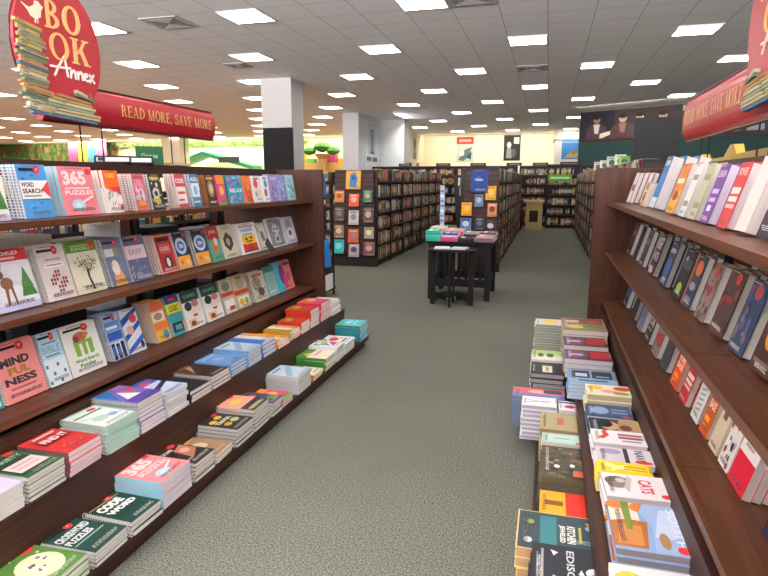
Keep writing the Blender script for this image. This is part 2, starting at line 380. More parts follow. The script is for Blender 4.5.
# ---------------------------------------------------------------- red hanging signs
def ringarc(cx, cy, rx, ry, tx, ty, a0, a1, n=14):
    o = []
    for i in range(n):
        p, q = math.radians(a0+(a1-a0)*i/n), math.radians(a0+(a1-a0)*(i+1)/n)
        o.append([(cx+rx*math.cos(p), cy+ry*math.sin(p)), (cx+rx*math.cos(q), cy+ry*math.sin(q)), (cx+(rx-tx)*math.cos(q), cy+(ry-ty)*math.sin(q)), (cx+(rx-tx)*math.cos(p), cy+(ry-ty)*math.sin(p))])
    return o
def qd(x0, y0, x1, y1, w_): return [(x0, y0), (x0+w_, y0), (x1+w_, y1), (x1, y1)]
def serif(ch):
    w_, s, g = .17, .06, .09
    foot = lambda x, wd=w_: [qd(x-g, 0, x-g, s, wd+2*g)]
    head = lambda x, wd=w_: [qd(x-g, 1-s, x-g, 1, wd+2*g)]
    st = lambda x: [qd(x, 0, x, 1, w_)]+foot(x)+head(x)
    if ch == 'B': return st(.1)+ringarc(.27, .755, .33, .245, .15, .08, -90, 90)+ringarc(.27, .27, .40, .27, .16, .08, -90, 90)+[qd(.2, .92, .2, 1, .1), qd(.2, .47, .2, .55, .1), qd(.2, 0, .2, .08, .1)], .78
    if ch == 'R': return st(.1)+ringarc(.27, .73, .35, .27, .15, .08, -90, 90)+[qd(.2, .92, .2, 1, .1), qd(.2, .46, .2, .54, .1), qd(.62, 0, .32, .5, .17), qd(.58, 0, .58, s, .28)], .88
    if ch == 'O': return ringarc(.44, .5, .42, .52, .16, .08, 0, 360, 24), .9
    if ch == 'K': return st(.1)+[qd(.28, .42, .62, 1, .11), qd(.62, 0, .34, .6, .17), qd(.52, 1-s, .52, 1, .3), qd(.56, 0, .56, s, .3)], .9
    if ch == 'E': return st(.1)+[qd(.2, 0, .2, s+.02, .48), qd(.2, .92, .2, 1, .45), qd(.2, .47, .2, .54, .32), qd(.6, 0, .64, .26, .05), qd(.6, .76, .6, 1, .05), qd(.48, .38, .48, .64, .05)], .76
    if ch == 'A': return [qd(.08, 0, .38, 1, .08), qd(.66, 0, .36, 1, .16), qd(.2, .3, .2, .37, .48), qd(-.02, 0, -.02, s, .26), qd(.6, 0, .6, s, .3)], .9
    if ch == 'D': return st(.1)+ringarc(.27, .5, .52, .5, .16, .08, -90, 90, 18)+[qd(.2, .92, .2, 1, .1), qd(.2, 0, .2, .08, .1)], .88
    if ch == 'M': return [qd(.1, 0, .1, 1, .08), qd(.82, 0, .82, 1, .16), qd(.46, .0, .1, 1, .15), qd(.48, 0, .86, 1, .07), qd(0, 0, 0, s, .28), qd(.74, 0, .74, s, .32), qd(0, 1-s, 0, 1, .24), qd(.82, 1-s, .82, 1, .24)], 1.08
    if ch == 'S': return ringarc(.34, .74, .27, .26, .12, .08, 10, 270)+ringarc(.32, .26, .3, .27, .14, .08, -170, 90)+[qd(.56, .68, .56, .98, .05), qd(.03, .02, .03, .32, .05)], .68
    if ch == 'V': return [qd(.36, 0, .06, 1, .17), qd(.42, 0, .72, 1, .08), qd(-.04, 1-s, -.04, 1, .32), qd(.62, 1-s, .62, 1, .26)], .84
    if ch == ',': return [qd(.06, 0, .06, .14, .14), qd(.02, -.18, .12, .02, .08)], .26
    return [], .42
def serif_string(st, s0, s1, z0, z1):
    tot = sum(serif(c)[1]+.06 for c in st); k = (s1-s0)/tot; x = s0; o = []
    for c in st:
        ps, wd = serif(c)
        for p in ps: o.append([(x+a*k, z0+b_*(z1-z0)) for a, b_ in p])
        x += (wd+.06)*k
    return o
def ribbon(pts, wd):
    o = []
    for (x0, y0), (x1, y1) in zip(pts, pts[1:]):
        d = math.hypot(x1-x0, y1-y0) or 1; nx, ny = -(y1-y0)/d*wd/2, (x1-x0)/d*wd/2; ex, ey = (x1-x0)/d*wd*.3, (y1-y0)/d*wd*.3
        o.append([(x0-nx-ex, y0-ny-ey), (x1-nx+ex, y1-ny+ey), (x1+nx+ex, y1+ny+ey), (x0+nx-ex, y0+ny-ey)])
    return o
RED_, GOLD = '#b4222e', '#eab878'
def hanging_sign(T, sx, s_end, art_s, text_s, lb, posts, z0=1.80, z1=1.995, tz=(1.868, 1.932), flip=False):
    """T maps (s, n, z) -> world: s in reading direction, n towards the reader"""
    root = thing('hanging_sign', lb, 'sign')
    # bulging banner
    m = MB(); n = 12
    prof = [(.005+.034*math.sin(PI*i/n)**.6, z0+(z1-z0)*i/n) for i in range(n+1)]
    vs = []
    for s in (sx, s_end): vs += [(s, a, z) for a, z in prof]+[(s, -.02, z1), (s, -.02, z0)]
    L = n+3; m.T = T
    m.add(vs, [(i, (i+1) % L, L+(i+1) % L, L+i) for i in range(L)]+[tuple(range(L)), tuple(range(2*L-1, L-1, -1))], RED_, GLOSS)
    for z in (z0-.006, z1): m.box(sx, s_end, -.024, .012, z, z+.006, '#2a1512', GLOSS)
    b_ = m.obj('banner', root)
    m = MB(); m.T = T
    for P in serif_string('READ MORE, SAVE MORE', text_s[0], text_s[1], *tz):
        V = [(x, .005+.034*math.sin(PI*min(1, max(0, (z-z0)/(z1-z0))))**.6+.007, z) for x, z in P]; m.add(V, [tuple(range(len(V)))], GOLD, MATTE)
    m.obj('lettering', b_)
    # round board with a painted pile of books
    A = lambda x: art_s+(x-2.27)
    m = MB(); m.T = T @ Matrix(((1, 0, 0, 0), (0, 0, 1, 0), (0, 1, 0, 0), (0, 0, 0, 1)))        # prism x,y -> s,z ; z -> n
    m.prism([(A(x), z) for x, z in ell(2.54, 2.15, .272, .32, 40)], .045, .063, RED_, GLOSS)
    m.prism([(A(x), z) for x, z in ell(2.54, 2.15, .276, .324, 40)], .037, .0445, '#3a1412', GLOSS)
    d = m.obj('round_board', root)
    A2 = (lambda x: A(5.08-x)) if flip else A
    m = MB(); m.T = T @ Matrix(((1, 0, 0, 0), (0, 0, 1, 0), (0, 1, 0, 0), (0, 0, 0, 1)))
    rg = random.Random(3); cs = ['#b8a880', '#a88c58', '#c0b89c', '#7c8c80', '#4f6678', '#b89858', '#a87c5c', '#8c9c80', '#c4bca4', '#6c7c5c', '#9c9274']
    z = 1.84
    while z < 2.235:
        h = rg.uniform(.010, .02); x0 = 2.285+rg.uniform(-.016, .012)+(.02 if z < 1.88 else 0); x1 = 2.44+rg.uniform(-.02, .025)-(z-1.84)*.08; tl = rg.uniform(-.006, .006)
        m.prism([(A2(x0), z), (A2(x1), z-.02+tl), (A2(x1), z-.02+h*.9+tl), (A2(x0), z+h*.9)], .055, .077, rg.choice(cs))
        m.prism([(A2(x0+.02), z+h*.2), (A2(x0+.05), z-.003+h*.2), (A2(x0+.05), z-.003+h*.5), (A2(x0+.02), z+h*.5)], .077, .0775, '#5d6a58')
        z += h
    for i in range(9):
        h = .016; zz = 1.798+i*h; x0 = 2.315+i*.026+rg.uniform(-.01, .01); x1 = 2.745+rg.uniform(-.03, .03)-i*.007
        if i > 6: x0 = 2.60
        m.prism([(A2(x0), zz+.02), (A2(x1), zz), (A2(x1), zz+h*.85), (A2(x0), zz+.02+h*.85)], .055, .079+.001*i, rg.choice(cs) if i else '#4f6f90')
        m.prism([(A2(x0+.08), zz+.02), (A2(x0+.1), zz+.019), (A2(x0+.1), zz+.014+h*.7), (A2(x0+.08), zz+.014+h*.7)], .085, .0875, '#7a8f6a')
    m.obj('painted_book_pile', d)
    m = MB(); m.T = T @ Matrix(((1, 0, 0, 0), (0, 0, 1, 0), (0, 1, 0, 0), (0, 0, 0, 1)))
    def put(ps, c, zz=.066):
        for i_, P in enumerate(ps): m.prism([(A(x), z) for x, z in P], .063, zz+i_*.00012, c)
    put(serif_string('BO', 2.452, 2.69, 2.232, 2.365), GOLD); put(serif_string('OK', 2.465, 2.745, 2.092, 2.218), GOLD)
    an = [[(.0, .0), (.1, .45), (.26, 1), (.29, .5), (.31, .06)], [(-.08, .40), (.1, .42), (.38, .5)], [(.38, .04), (.4, .42), (.41, .3), (.46, .44), (.5, .38), (.5, .04)],
          [(.56, .04), (.57, .42), (.58, .3), (.63, .44), (.67, .38), (.68, .08), (.71, .1)], [(.72, .22), (.8, .3), (.79, .42), (.74, .4), (.73, .15), (.79, .05), (.85, .14)], [(.86, .42), (.98, .04)], [(.97, .44), (.86, .02)]]
    for pl in an: put(ribbon([(2.485+x*.27, 2.015+y*.1-x*.005) for x, y in pl], .010), '#f4efe8', .068)
    put([[(2.325, 2.312), (2.36, 2.285), (2.375, 2.262), (2.405, 2.252), (2.432, 2.268), (2.438, 2.30), (2.452, 2.318), (2.436, 2.325), (2.425, 2.338), (2.405, 2.336), (2.398, 2.315), (2.37, 2.298)]], '#efe2c6')
    put(ribbon([(2.40, 2.253), (2.398, 2.238)], .004)+ribbon([(2.412, 2.253), (2.412, 2.238)], .004), '#efe2c6')
    m.obj('board_lettering', d)
    for s in posts:
        m = MB(); p0, p1 = T @ Vector((s, -.01, 1.601)), T @ Vector((s, -.01, z0)); m.tube([p0, p1], .004, 8, '#2a2523', BLK); m.obj('post', root)
Tl = Matrix(((0, 1, 0, -2.44), (1, 0, 0, 0), (0, 0, 1, 0), (0, 0, 0, 1)))
hanging_sign(Tl, 2.44, 3.985, 2.27, (2.97, 3.93), 'red Book Annex sign with round board, standing on the spiral-book fixture', (2.70, 2.86, 3.50, 3.65))
Tr = Matrix(((0, -1, 0, .885), (-1, 0, 0, 0), (0, 0, 1, 0), (0, 0, 0, 1)))
hanging_sign(Tr, -4.45, -2.72, -3.08, (-4.36, -3.16), 'red Book Annex sign with banner end toward the cafe mural, on the hardcover fixture', (-4.1, -3.92, -3.05, -2.9), 1.76, 2.03, (1.86, 1.945), True)
# ================================================================= BOOKS ON THE LEFT (PUZZLE) FIXTURE
BL, LBL, PK, TEAL, MINT, CR, GR, DG, OR, YE, PU, NV = '#3f86c9', '#a9cfe4', '#e88d94', '#3c9aa5', '#a9cdbd', '#e9e0c8', '#74a83e', '#1f3b30', '#ee7a3a', '#f0c430', '#8a78b8', '#253a6b'
A_ = {}
A_['christmas'] = [('r', 0, .8, 1, 1, RD), ('t', 'WORD', .1, .9, .8, .96, Wh), ('r', .1, .83, .7, .87, '#f0b8b0'), ('p', [(.62, .2), (.98, .2), (.8, .65)], '#3f7a3c'), ('p', [(.66, .35), (.94, .35), (.8, .7)], '#4f8c48'), ('e', .35, .45, .14, .1, '#8a6248'), ('p', [(.25, .08), (.3, .08), (.36, .4), (.28, .4)], '#7b5a46'), ('p', [(.44, .08), (.48, .08), (.46, .4), (.4, .4)], '#7b5a46'), ('e', .25, .6, .08, .07, '#7b5a46'), ('l', .2, .66, .1, .78, .02, '#6b4a36'), ('l', .28, .66, .34, .78, .02, '#6b4a36'), ('r', 0, 0, 1, .1, '#c3bfe0')]
A_['wordsearch'] = scatter(20, .06, .05, .95, .95, ['#5f9ed8', '#2f76bc'], .05, 'r', 2)+[('r', .06, .36, .97, .70, Wh), ('p', [(.72, .53), (.99, .70), (.99, .36)], '#d8454f'), ('t', 'WORD', .1, .58, .5, .67, K), ('t', 'SEARCH', .1, .46, .74, .55, K), ('r', .12, .4, .68, .43, '#7d93a8')]+badge(.34)
A_['365'] = [('t', '365', .1, .62, .78, .92, '#f9d9d6', .05), ('e', .88, .9, .1, .07, RD), ('r', .12, .54, .85, .57, '#f6cdca'), ('t', 'PUZZLES', .1, .42, .92, .51, '#f9d9d6'), ('e', .42, .2, .2, .13, '#a9c8d6'), ('e', .42, .2, .1, .06, '#c9dde4'), ('l', .55, .26, .9, .38, .04, '#f3e0dc')]
A_['floral'] = [('r', 0, .5, 1, 1, '#ee6a2c'), ('p', [(0, 0), (1, 0), (1, .35), (0, .6)], '#efe6e0'), ('p', [(.3, .6), (1, .4), (1, .62)], '#cf3d4e')]+scatter(22, .1, .08, .9, .5, ['#3c5a44', '#5d7d5d', '#a83a44'], .05, 'l', 4)+[('t', '100', .15, .82, .7, .93, YE), ('e', .85, .12, .12, .08, RD)]
A_['abstract'] = [('e', .5, .65, .35, .25, '#d98aa0'), ('e', .6, .4, .25, .2, '#b9c9e0'), ('p', [(.1, .05), (.95, .05), (.6, .4)], '#ee8b45'), ('r', .2, .86, .9, .93, '#c24a52')]+scatter(10, .15, .2, .9, .8, ['#a9b4d0', '#f0d4c0', '#c86a5a'], .07, 'e', 8)
A_['snake'] = scatter(14, .15, .1, .9, .9, ['#c9b03a', '#8b8a86', '#d8cba4'], .07, 'e', 5)+[('e', .45, .45, .25, .16, '#cfc9c0'), ('e', .45, .45, .13, .08, '#3a3a3c'), ('r', .15, .84, .8, .92, '#d6b24a')]
A_['redbox'] = [('r', .1, .1, .95, .62, '#f1ded8'), ('t', 'CODE', .15, .72, .9, .86, Wh), ('r', .2, .4, .85, .48, '#c9555a'), ('r', .2, .2, .7, .26, '#8d6a66')]
A_['bluebox'] = [('r', .12, .3, .96, .72, '#dfe9f2'), ('e', .55, .5, .2, .15, '#7fb0d8'), ('t', 'MAZES', .2, .78, .9, .9, Wh), ('r', .2, .1, .85, .18, '#bcd6e8')]
A_['brown'] = [('e', .5, .55, .35, .28, '#9c7a5a'), ('e', .5, .55, .2, .16, '#cdb89a'), ('r', .15, .85, .85, .93, '#cfa050'), ('r', .2, .08, .8, .14, '#c9b8a0')]
A_['pinkor'] = [('r', 0, .7, 1, 1, '#ef9436'), ('r', 0, .25, 1, .7, '#dd4f86'), ('e', .5, .48, .3, .16, '#f3b84a'), ('r', 0, 0, 1, .12, '#7bb04a')]
A_['aqua'] = scatter(18, .08, .55, .95, .95, ['#7cc3d8', '#e0708a', '#3f78b8'], .07, 'e', 3)+[('t', 'RELAX', .1, .4, .92, .54, '#eef6f8')]+scatter(10, .08, .05, .9, .32, ['#a88ac8', '#5fb0c8', '#e89ab0'], .07, 'e', 6)
A_['orangef'] = scatter(16, .1, .1, .9, .9, ['#e04a4f', '#f6b060', '#d8436a'], .09, 'e', 7)
A_['whitered'] = [('e', .4, .7, .25, .16, '#cf5560'), ('e', .6, .35, .25, .2, '#ecd2b8'), ('r', .2, .86, .8, .92, '#8c5560'), ('e', .3, .3, .1, .1, '#7f9fc8')]
A_['whiteblue'] = [('e', .55, .7, .25, .16, '#5e8fc0'), ('e', .4, .35, .25, .16, '#c24f62'), ('r', .2, .88, .8, .94, '#46629a')]
A_['purple'] = scatter(18, .1, .1, .9, .9, ['#7d6fb4', '#c6b4dc', '#5f73b0', '#b08ac0'], .08, 'e', 9)+[('t', 'COLOR', .15, .8, .85, .9, Wh)]
A_['lilacblue'] = scatter(18, .1, .1, .9, .9, ['#6f88c0', '#d4cce8', '#4f9ab0', '#8f7ac0'], .08, 'e', 10)
A_['bluegreen'] = scatter(18, .1, .1, .9, .9, ['#4aa08c', '#cfe6ea', '#5b8ec8', '#8f9ad0'], .08, 'e', 11)
A_['crossword'] = badge(.34)+[('r', .3, .72, .82, .76, '#b0a29c'), ('r', .22, .60, .86, .68, '#efe9e6'), ('r', .3, .63, .8, .65, '#8c7a76')]+[('r', .3+.09*i, .14+.07*j, .36+.09*i, .19+.07*j, '#8f2c38') for i in range(6) for j in range(6) if (i-2.5)**2+(j-2.5)**2 < 8 and (i*7+j*3) % 5]
A_['tree'] = [('r', 0, .78, 1, 1, '#5d8d2e'), ('r', .2, .88, .8, .92, '#8cb864'), ('t', 'SUDOKU', .2, .81, .8, .87, '#b8d49a'), ('e', .85, .9, .1, .07, RD), ('p', [(.55, .05), (.63, .05), (.56, .3), (.58, .45), (.5, .45), (.5, .3)], '#3d3028')]+scatter(70, .2, .42, .86, .7, ['#3f5a38', '#54704a', '#35453a'], .014, 'e', 12)+[('l', .54, .4, .35, .6, .015, '#3d3028'), ('l', .54, .4, .72, .6, .015, '#3d3028')]
A_['wave'] = badge(.34)+[('r', .08, .62, .5, .78, '#d6d3cf'), ('r', .5, .62, .8, .78, '#8b8a62'), ('p', [(.2, 0), (.8, 0), (.62, .35), (.45, .52), (.3, .35)], '#e9a15a'), ('e', .42, .38, .18, .16, '#f0ddd0')]+scatter(20, .08, .05, .95, .6, ['#5d6e94', '#8492b4', '#9aa6c2'], .03, 'l', 13)
A_['wave2'] = badge(.34)+[('r', .05, .48, .95, .78, '#dfc3cf'), ('t', 'EASY', .2, .58, .8, .7, '#a8899a')]+scatter(26, .08, .05, .95, .44, ['#4d577a', '#8492b4', '#d8d8e0'], .035, 'l', 14)
A_['portrait'] = [('r', .04, .03, .96, .97, '#e6c6a0'), ('r', .07, .05, .93, .95, '#a82a30'), ('r', .15, .82, .85, .9, '#2a1a1c'), ('r', .22, .5, .8, .76, '#c2565a'), ('t', 'CLASSIC', .24, .58, .78, .68, '#e9c6a8'), ('e', .52, .28, .2, .16, '#1c1c1e'), ('e', .52, .28, .1, .12, '#d8d2c8')]
A_['round'] = [('r', .05, .02, .95, .36, '#eea53a'), ('e', .5, .62, .38, .22, '#c3d5ec'), ('e', .5, .62, .26, .14, '#5272b0'), ('t', 'ZEN', .34, .57, .66, .67, Wh), ('r', .1, .88, .8, .94, K), ('e', .85, .9, .1, .06, RD), ('e', .3, .2, .1, .07, '#e0743a'), ('e', .7, .17, .12, .08, '#f3cf5a')]
A_['redgreen'] = [('r', 0, .62, 1, 1, '#b52e38'), ('p', [(0, 0), (1, 0), (1, .62), (0, .5)], '#5aa58c'), ('e', .5, .42, .22, .2, '#d9673a'), ('e', .6, .55, .15, .12, '#e6d4bc'), ('t', 'JOKES', .2, .76, .8, .88, '#eac6a8')]
A_['emblem'] = [('p', [(.5, .78), (.82, .6), (.82, .38), (.5, .2), (.2, .38), (.2, .6)], '#3a3632'), ('e', .5, .49, .14, .12, '#a39a86'), ('r', .3, .88, .75, .91, '#8b7f6c'), ('r', .3, .1, .75, .12, '#8b7f6c')]
A_['monster'] = [('r', .06, .04, .94, .96, Wh), ('t', 'PUZZLE', .15, .86, .85, .93, '#b02a35'), ('r', .2, .72, .8, .82, '#9fc0e0'), ('r', .25, .62, .75, .66, '#7f8fb0'), ('r', .14, .06, .86, .34, '#d8392f'), ('r', .18, .32, .84, .60, YE), ('e', .38, .48, .06, .04, K), ('e', .62, .5, .06, .04, K), ('r', .36, .38, .66, .42, K), ('e', .5, .18, .14, .08, '#b22a28')]
A_['darktag'] = [('r', .1, .1, .9, .9, '#d6cfc2'), ('e', .5, .5, .25, .2, '#8b857c')]
A_['robot'] = [('r', .05, .04, .95, .96, '#8d8a90'), ('e', .5, .6, .22, .18, '#d2d0d4'), ('e', .4, .62, .06, .04, '#4a484e'), ('e', .6, .62, .06, .04, '#4a484e'), ('r', .34, .12, .66, .42, '#c8c6ca'), ('r', .42, .2, .58, .34, '#5f5d64')]+scatter(30, .08, .06, .92, .94, ['#6f6d74', '#b2b0b6'], .03, 'e', 15)
A_['greyblue'] = [('e', .5, .7, .3, .2, '#8f95a6'), ('e', .5, .35, .3, .25, '#dcdce2'), ('e', .5, .4, .14, .1, '#4d5468')]
A_['mindful'] = badge(.32)+[('t', 'MIND', .12, .60, .8, .74, '#3b3a3c', .05), ('t', 'FUL', .25, .44, .75, .57, '#b08030', .05), ('t', 'NESS', .12, .28, .85, .41, '#3b3a3c', .05), ('r', .2, .2, .78, .23, '#a05a60')]
A_['bible'] = badge(.32)+[('t', 'BIBLE', .12, .6, .92, .74, '#8fb4ca', .03), ('r', .2, .78, .8, .81, '#6f93ab'), ('r', .2, .54, .84, .57, '#6f93ab'), ('p', [(.04, 0), (1, 0), (1, .5), (.04, .5)], '#e6eff2')]+[('r', .08+.115*i, .04+.075*j, .185+.115*i, .105+.075*j, '#3b8c9c') for i in range(8) for j in range(6) if (i*5+j*7+i*j) % 4 == 0]
A_['cactus'] = badge(.34)+[('p', [(.3, .36), (.78, .36), (.8, .66), (.28, .66)], '#86b84c'), ('r', .42, .36, .5, .6, '#f0efe6'), ('r', .6, .36, .66, .6, '#f0efe6'), ('e', .5, .74, .2, .09, '#c96a4a'), ('e', .38, .7, .08, .06, '#8a4a3a'), ('e', .66, .76, .07, .05, '#d2895a'), ('t', 'Word Search', .2, .24, .85, .31, '#4c8a4a'), ('t', 'Puzzles', .3, .14, .72, .21, '#4c8a4a')]
A_['phones'] = badge(.34)+[('r', .05, .62, .97, .82, '#5a8ed0'), ('r', .05, .42, .97, .60, '#2f62b8'), ('r', .1, .66, .8, .72, Wh), ('r', .06, .04, .97, .38, '#d9e3f2'), ('r', .1, .02, .32, .36, '#1b2436'), ('r', .4, .02, .62, .34, '#1b2436'), ('r', .7, .02, .92, .36, '#1b2436'), ('r', .13, .1, .29, .3, '#3f6fc0'), ('r', .43, .1, .59, .28, '#3f6fc0')]
A_['diagonal'] = [('p', [(0, .62), (1, .9), (1, 1), (0, .78)], '#2454a4'), ('p', [(0, .28), (1, .58), (1, .7), (0, .4)], '#2454a4'), ('p', [(0, 0), (1, .25), (1, .38), (0, .1)], '#2d66bb'), ('e', .7, .76, .2, .1, '#d8433c'), ('e', .4, .52, .2, .1, '#e2a8a0'), ('e', .85, .14, .1, .09, '#2a2c36')]
A_['retro'] = [('r', .05, .78, .95, .95, '#e86c4a'), ('r', .1, .5, .9, .74, '#efe4d2'), ('e', .5, .62, .28, .09, '#b08a70'), ('r', .05, .3, .95, .46, '#ef7f36'), ('r', .05, .04, .95, .26, '#f0b03c'), ('e', .7, .15, .2, .12, '#3c9cb4')]
A_['yellowteal'] = [('r', 0, .82, 1, 1, '#2c4a8e'), ('r', .3, .86, .8, .94, '#d04a3a'), ('r', 0, .56, 1, .80, '#e3e02c'), ('t', 'LOGIC', .2, .6, .85, .75, '#2b2d20'), ('r', 0, .36, 1, .54, '#3c9ea4'), ('r', .15, .08, .85, .32, '#24282c'), ('r', .3, .13, .75, .26, '#5e9ea6'), ('r', .88, 0, 1, .3, '#e8a090')]
A_['greenwhite'] = [('r', 0, .72, 1, 1, '#234b40'), ('t', 'GAMES', .15, .82, .85, .92, '#6fa390'), ('e', .3, .6, .2, .12, '#33363a'), ('e', .7, .64, .2, .1, '#d08078'), ('r', .4, .4, .9, .5, '#eaded0'), ('r', .45, .3, .7, .36, '#b84a50'), ('r', .1, .04, .6, .26, '#e9c69a'), ('e', .35, .14, .14, .07, '#8a4640')]
A_['bands'] = [('r', 0, .42, 1, .56, '#cf4a30'), ('e', .5, .74, .3, .16, '#a8a08c'), ('r', .12, .06, .9, .36, '#efe9da'), ('e', .35, .2, .18, .1, '#e0b23a'), ('e', .7, .2, .14, .1, '#86a85a'), ('r', .3, .9, .7, .94, '#7a5c40')]
A_['bandsred'] = [('r', 0, .5, 1, .62, '#cf4a30'), ('e', .5, .78, .35, .14, '#7c8578'), ('r', .1, .05, .9, .4, '#f1efea'), ('r', .4, .08, .85, .2, '#c8323c')]
A_['beige'] = [('e', .4, .6, .3, .25, '#8d8272'), ('e', .6, .3, .22, .15, '#4f4d48'), ('r', .15, .85, .85, .92, '#a64a44')]+scatter(15, .1, .1, .9, .9, ['#b7a892', '#9aa89a'], .05, 'e', 17)
A_['colorhead'] = [('p', [(0, 0), (.42, 0), (.5, .5), (.35, 1), (0, 1)], '#3cb6cf'), ('e', .42, .55, .17, .36, '#8a3a78'), ('e', .52, .3, .12, .26, '#d8407c'), ('r', .58, .82, .95, .92, '#2f4f86'), ('e', .75, .45, .12, .16, '#b9587c')]
A_['tealgrey'] = [('r', 0, .8, 1, 1, '#3c8a7c'), ('e', .5, .45, .3, .25, '#8fb0b0'), ('r', .2, .1, .8, .16, '#e2eeee')]
# covers lying in stacks
A_['xword'] = badge(.34)+[('t', 'CROSSWORD', .1, .62, .92, .78, '#d6d8d4', .05), ('t', 'PUZZLES', .1, .44, .75, .58, '#d6d8d4', .05), ('r', .1, .36, .9, .39, '#8fa8a0')]
A_['code'] = badge(.34)+[('t', 'CODE', .14, .6, .8, .8, Wh, .07), ('t', 'WORD', .14, .42, .9, .56, Wh, .07), ('r', .08, .84, .95, .86, '#c8a850')]
A_['sudoku'] = [('r', .06, .05, .94, .95, '#4e7a44'), ('r', .1, .08, .9, .92, '#25462f'), ('t', 'VARIETY', .14, .7, .9, .82, '#9fc0a4'), ('r', .18, .2, .9, .56, '#eccfcc'), ('e', .8, .92, .12, .07, RD), ('r', .25, .3, .8, .34, '#d09a9a'), ('r', .25, .42, .8, .46, '#d09a9a')]
A_['dotgreen'] = [('r', .04, .03, .96, .97, '#557f38'), ('e', .5, .45, .4, .33, '#efdcb2'), ('e', .8, .9, .13, .08, RD)]+scatter(9, .3, .28, .75, .65, ['#4d4f8c', '#7a78a8'], .035, 'e', 18)+scatter(12, .06, .06, .95, .9, ['#cfe0a8'], .022, 'e', 19)
A_['redtitle'] = scatter(40, .05, .05, .95, .95, ['#e0665c', '#b8282c', '#e88478'], .03, 'l', 20)+[('r', .12, .5, .88, .72, '#a01e26'), ('t', 'FIND IT', .16, .53, .84, .69, '#f2ded8', .05), ('r', .2, .8, .8, .86, '#efcfc4')]
A_['minttop'] = [('r', .05, .05, .95, .95, '#e6efe4'), ('r', .1, .72, .9, .78, '#4a8a6a'), ('e', .72, .86, .12, .06, RD), ('e', .4, .4, .2, .12, '#b9d4c0'), ('l', .1, .6, .9, .3, .02, '#8fb8a0'), ('e', .7, .35, .12, .08, '#9aa8d0')]
A_['purpletop'] = [('r', 0, 0, 1, .3, '#5b4a9c'), ('p', [(0, .3), (.6, 1), (0, 1)], '#3c74b8'), ('p', [(.2, .3), (.7, .3), (.5, .75)], '#ece4e0'), ('p', [(.6, .7), (.8, .45), (.95, .7)], '#d84a44'), ('e', .8, .9, .12, .07, RD), ('p', [(.5, 1), (1, 1), (1, .7)], '#a874b4')]
A_['bluepink'] = [('r', 0, .7, 1, 1, '#3f5fae'), ('e', .6, .8, .2, .1, '#d8486a'), ('p', [(0, .2), (1, .5), (1, .62), (0, .35)], '#33335a'), ('r', .2, .05, .9, .14, '#a9bfe0')]
A_['blackred'] = [('p', [(.4, .2), (.95, .4), (.95, .8), (.5, .7)], '#b4735c'), ('e', .7, .55, .15, .1, '#e0a088'), ('e', .75, .9, .13, .08, RD), ('t', 'CRIME', .1, .74, .6, .84, '#c9c4c0'), ('r', .1, .2, .4, .24, '#9c9690')]
A_['darkbrown'] = [('p', [(0, .3), (.8, 1), (0, 1)], '#5c3e30'), ('p', [(.2, .5), (.7, .9), (.5, .95)], '#b08468'), ('r', .3, .1, .9, .14, '#7c726c')]
A_['blackgold'] = [('e', .3, .7, .14, .08, '#e4bf3a'), ('e', .65, .75, .14, .08, '#d6c24a'), ('e', .35, .35, .14, .08, '#cfae36'), ('e', .7, .35, .16, .09, '#c4c08a'), ('e', .78, .92, .12, .07, RD), ('t', 'TRIVIA', .15, .48, .85, .6, '#e8e0c4', .04)]
A_['peach'] = [('r', 0, .35, 1, 1, '#efa088'), ('e', .5, .65, .25, .14, '#e2c060'), ('r', 0, 0, 1, .33, '#3a3c46'), ('r', .1, .1, .8, .18, '#c9b35a'), ('e', .78, .92, .12, .07, RD)]
A_['pinkdark'] = [('r', 0, .5, 1, 1, '#4a4458'), ('e', .5, .7, .2, .1, '#df5470'), ('e', .3, .3, .18, .12, '#c8b84a'), ('r', .5, .1, .95, .35, '#6c8a5c')]
A_['silver'] = [('r', .06, .06, .94, .94, '#c3d3de'), ('p', [(.1, .2), (.9, .6), (.9, .8), (.1, .4)], '#8fb0cc'), ('r', .15, .8, .7, .86, '#5d7890')]
A_['greentop'] = [('r', 0, .62, 1, 1, '#55933a'), ('r', 0, .3, 1, .62, '#f0dcd4'), ('r', 0, .0, 1, .3, '#efe6c6'), ('p', [(.1, .62), (.6, .62), (.35, .85)], '#e0c040'), ('r', .3, .42, .9, .48, '#d87a88')]
A_['rainbow'] = [('p', [(.3, .2), (.9, .2), (.9, .5)], '#b8519c'), ('p', [(.3, .3), (.8, .6), (.3, .7)], '#3f9fc8'), ('p', [(.4, .55), (.9, .5), (.9, .8)], '#f0b83a'), ('p', [(.15, .6), (.5, .85), (.2, .85)], '#3fae74'), ('e', .75, .88, .12, .07, RD)]
A_['redteal'] = [('e', .5, .6, .25, .16, '#d84a48'), ('p', [(0, .6), (.5, .9), (0, 1)], '#3fa098'), ('r', .2, .2, .8, .28, '#4a6ab0'), ('e', .7, .4, .1, .08, '#e9b84c')]
A_['limeaqua'] = [('r', 0, 0, 1, 1, '#4cc0d0'), ('r', 0, 0, .14, 1, '#9fc838'), ('e', .55, .55, .3, .14, '#7fd6e0'), ('e', .5, .6, .1, .05, '#c8e8a0'), ('r', .3, .3, .85, .34, '#d9f2f4')]
A_['orangewhite'] = [('r', .3, 0, .7, 1, '#f2ded4'), ('p', [(.7, 0), (1, 0), (1, 1), (.8, 1)], '#f2a23a')]
A_['redorange'] = [('r', 0, .5, 1, 1, '#a8622e'), ('e', .5, .7, .24, .14, '#d8a24a'), ('r', .1, .1, .9, .3, '#d4402c')]
A_['magenta'] = [('r', 0, 0, 1, .4, '#e04a7a'), ('r', 0, .4, 1, 1, '#e86a4e'), ('e', .6, .65, .25, .16, '#f4b8a0')]
A_['blueplain'] = [('e', .5, .55, .2, .14, '#8fb0da'), ('r', .15, .82, .85, .86, '#c9d8ea'), ('e', .75, .2, .06, .05, '#2a3a5a')]
A_['none'] = []

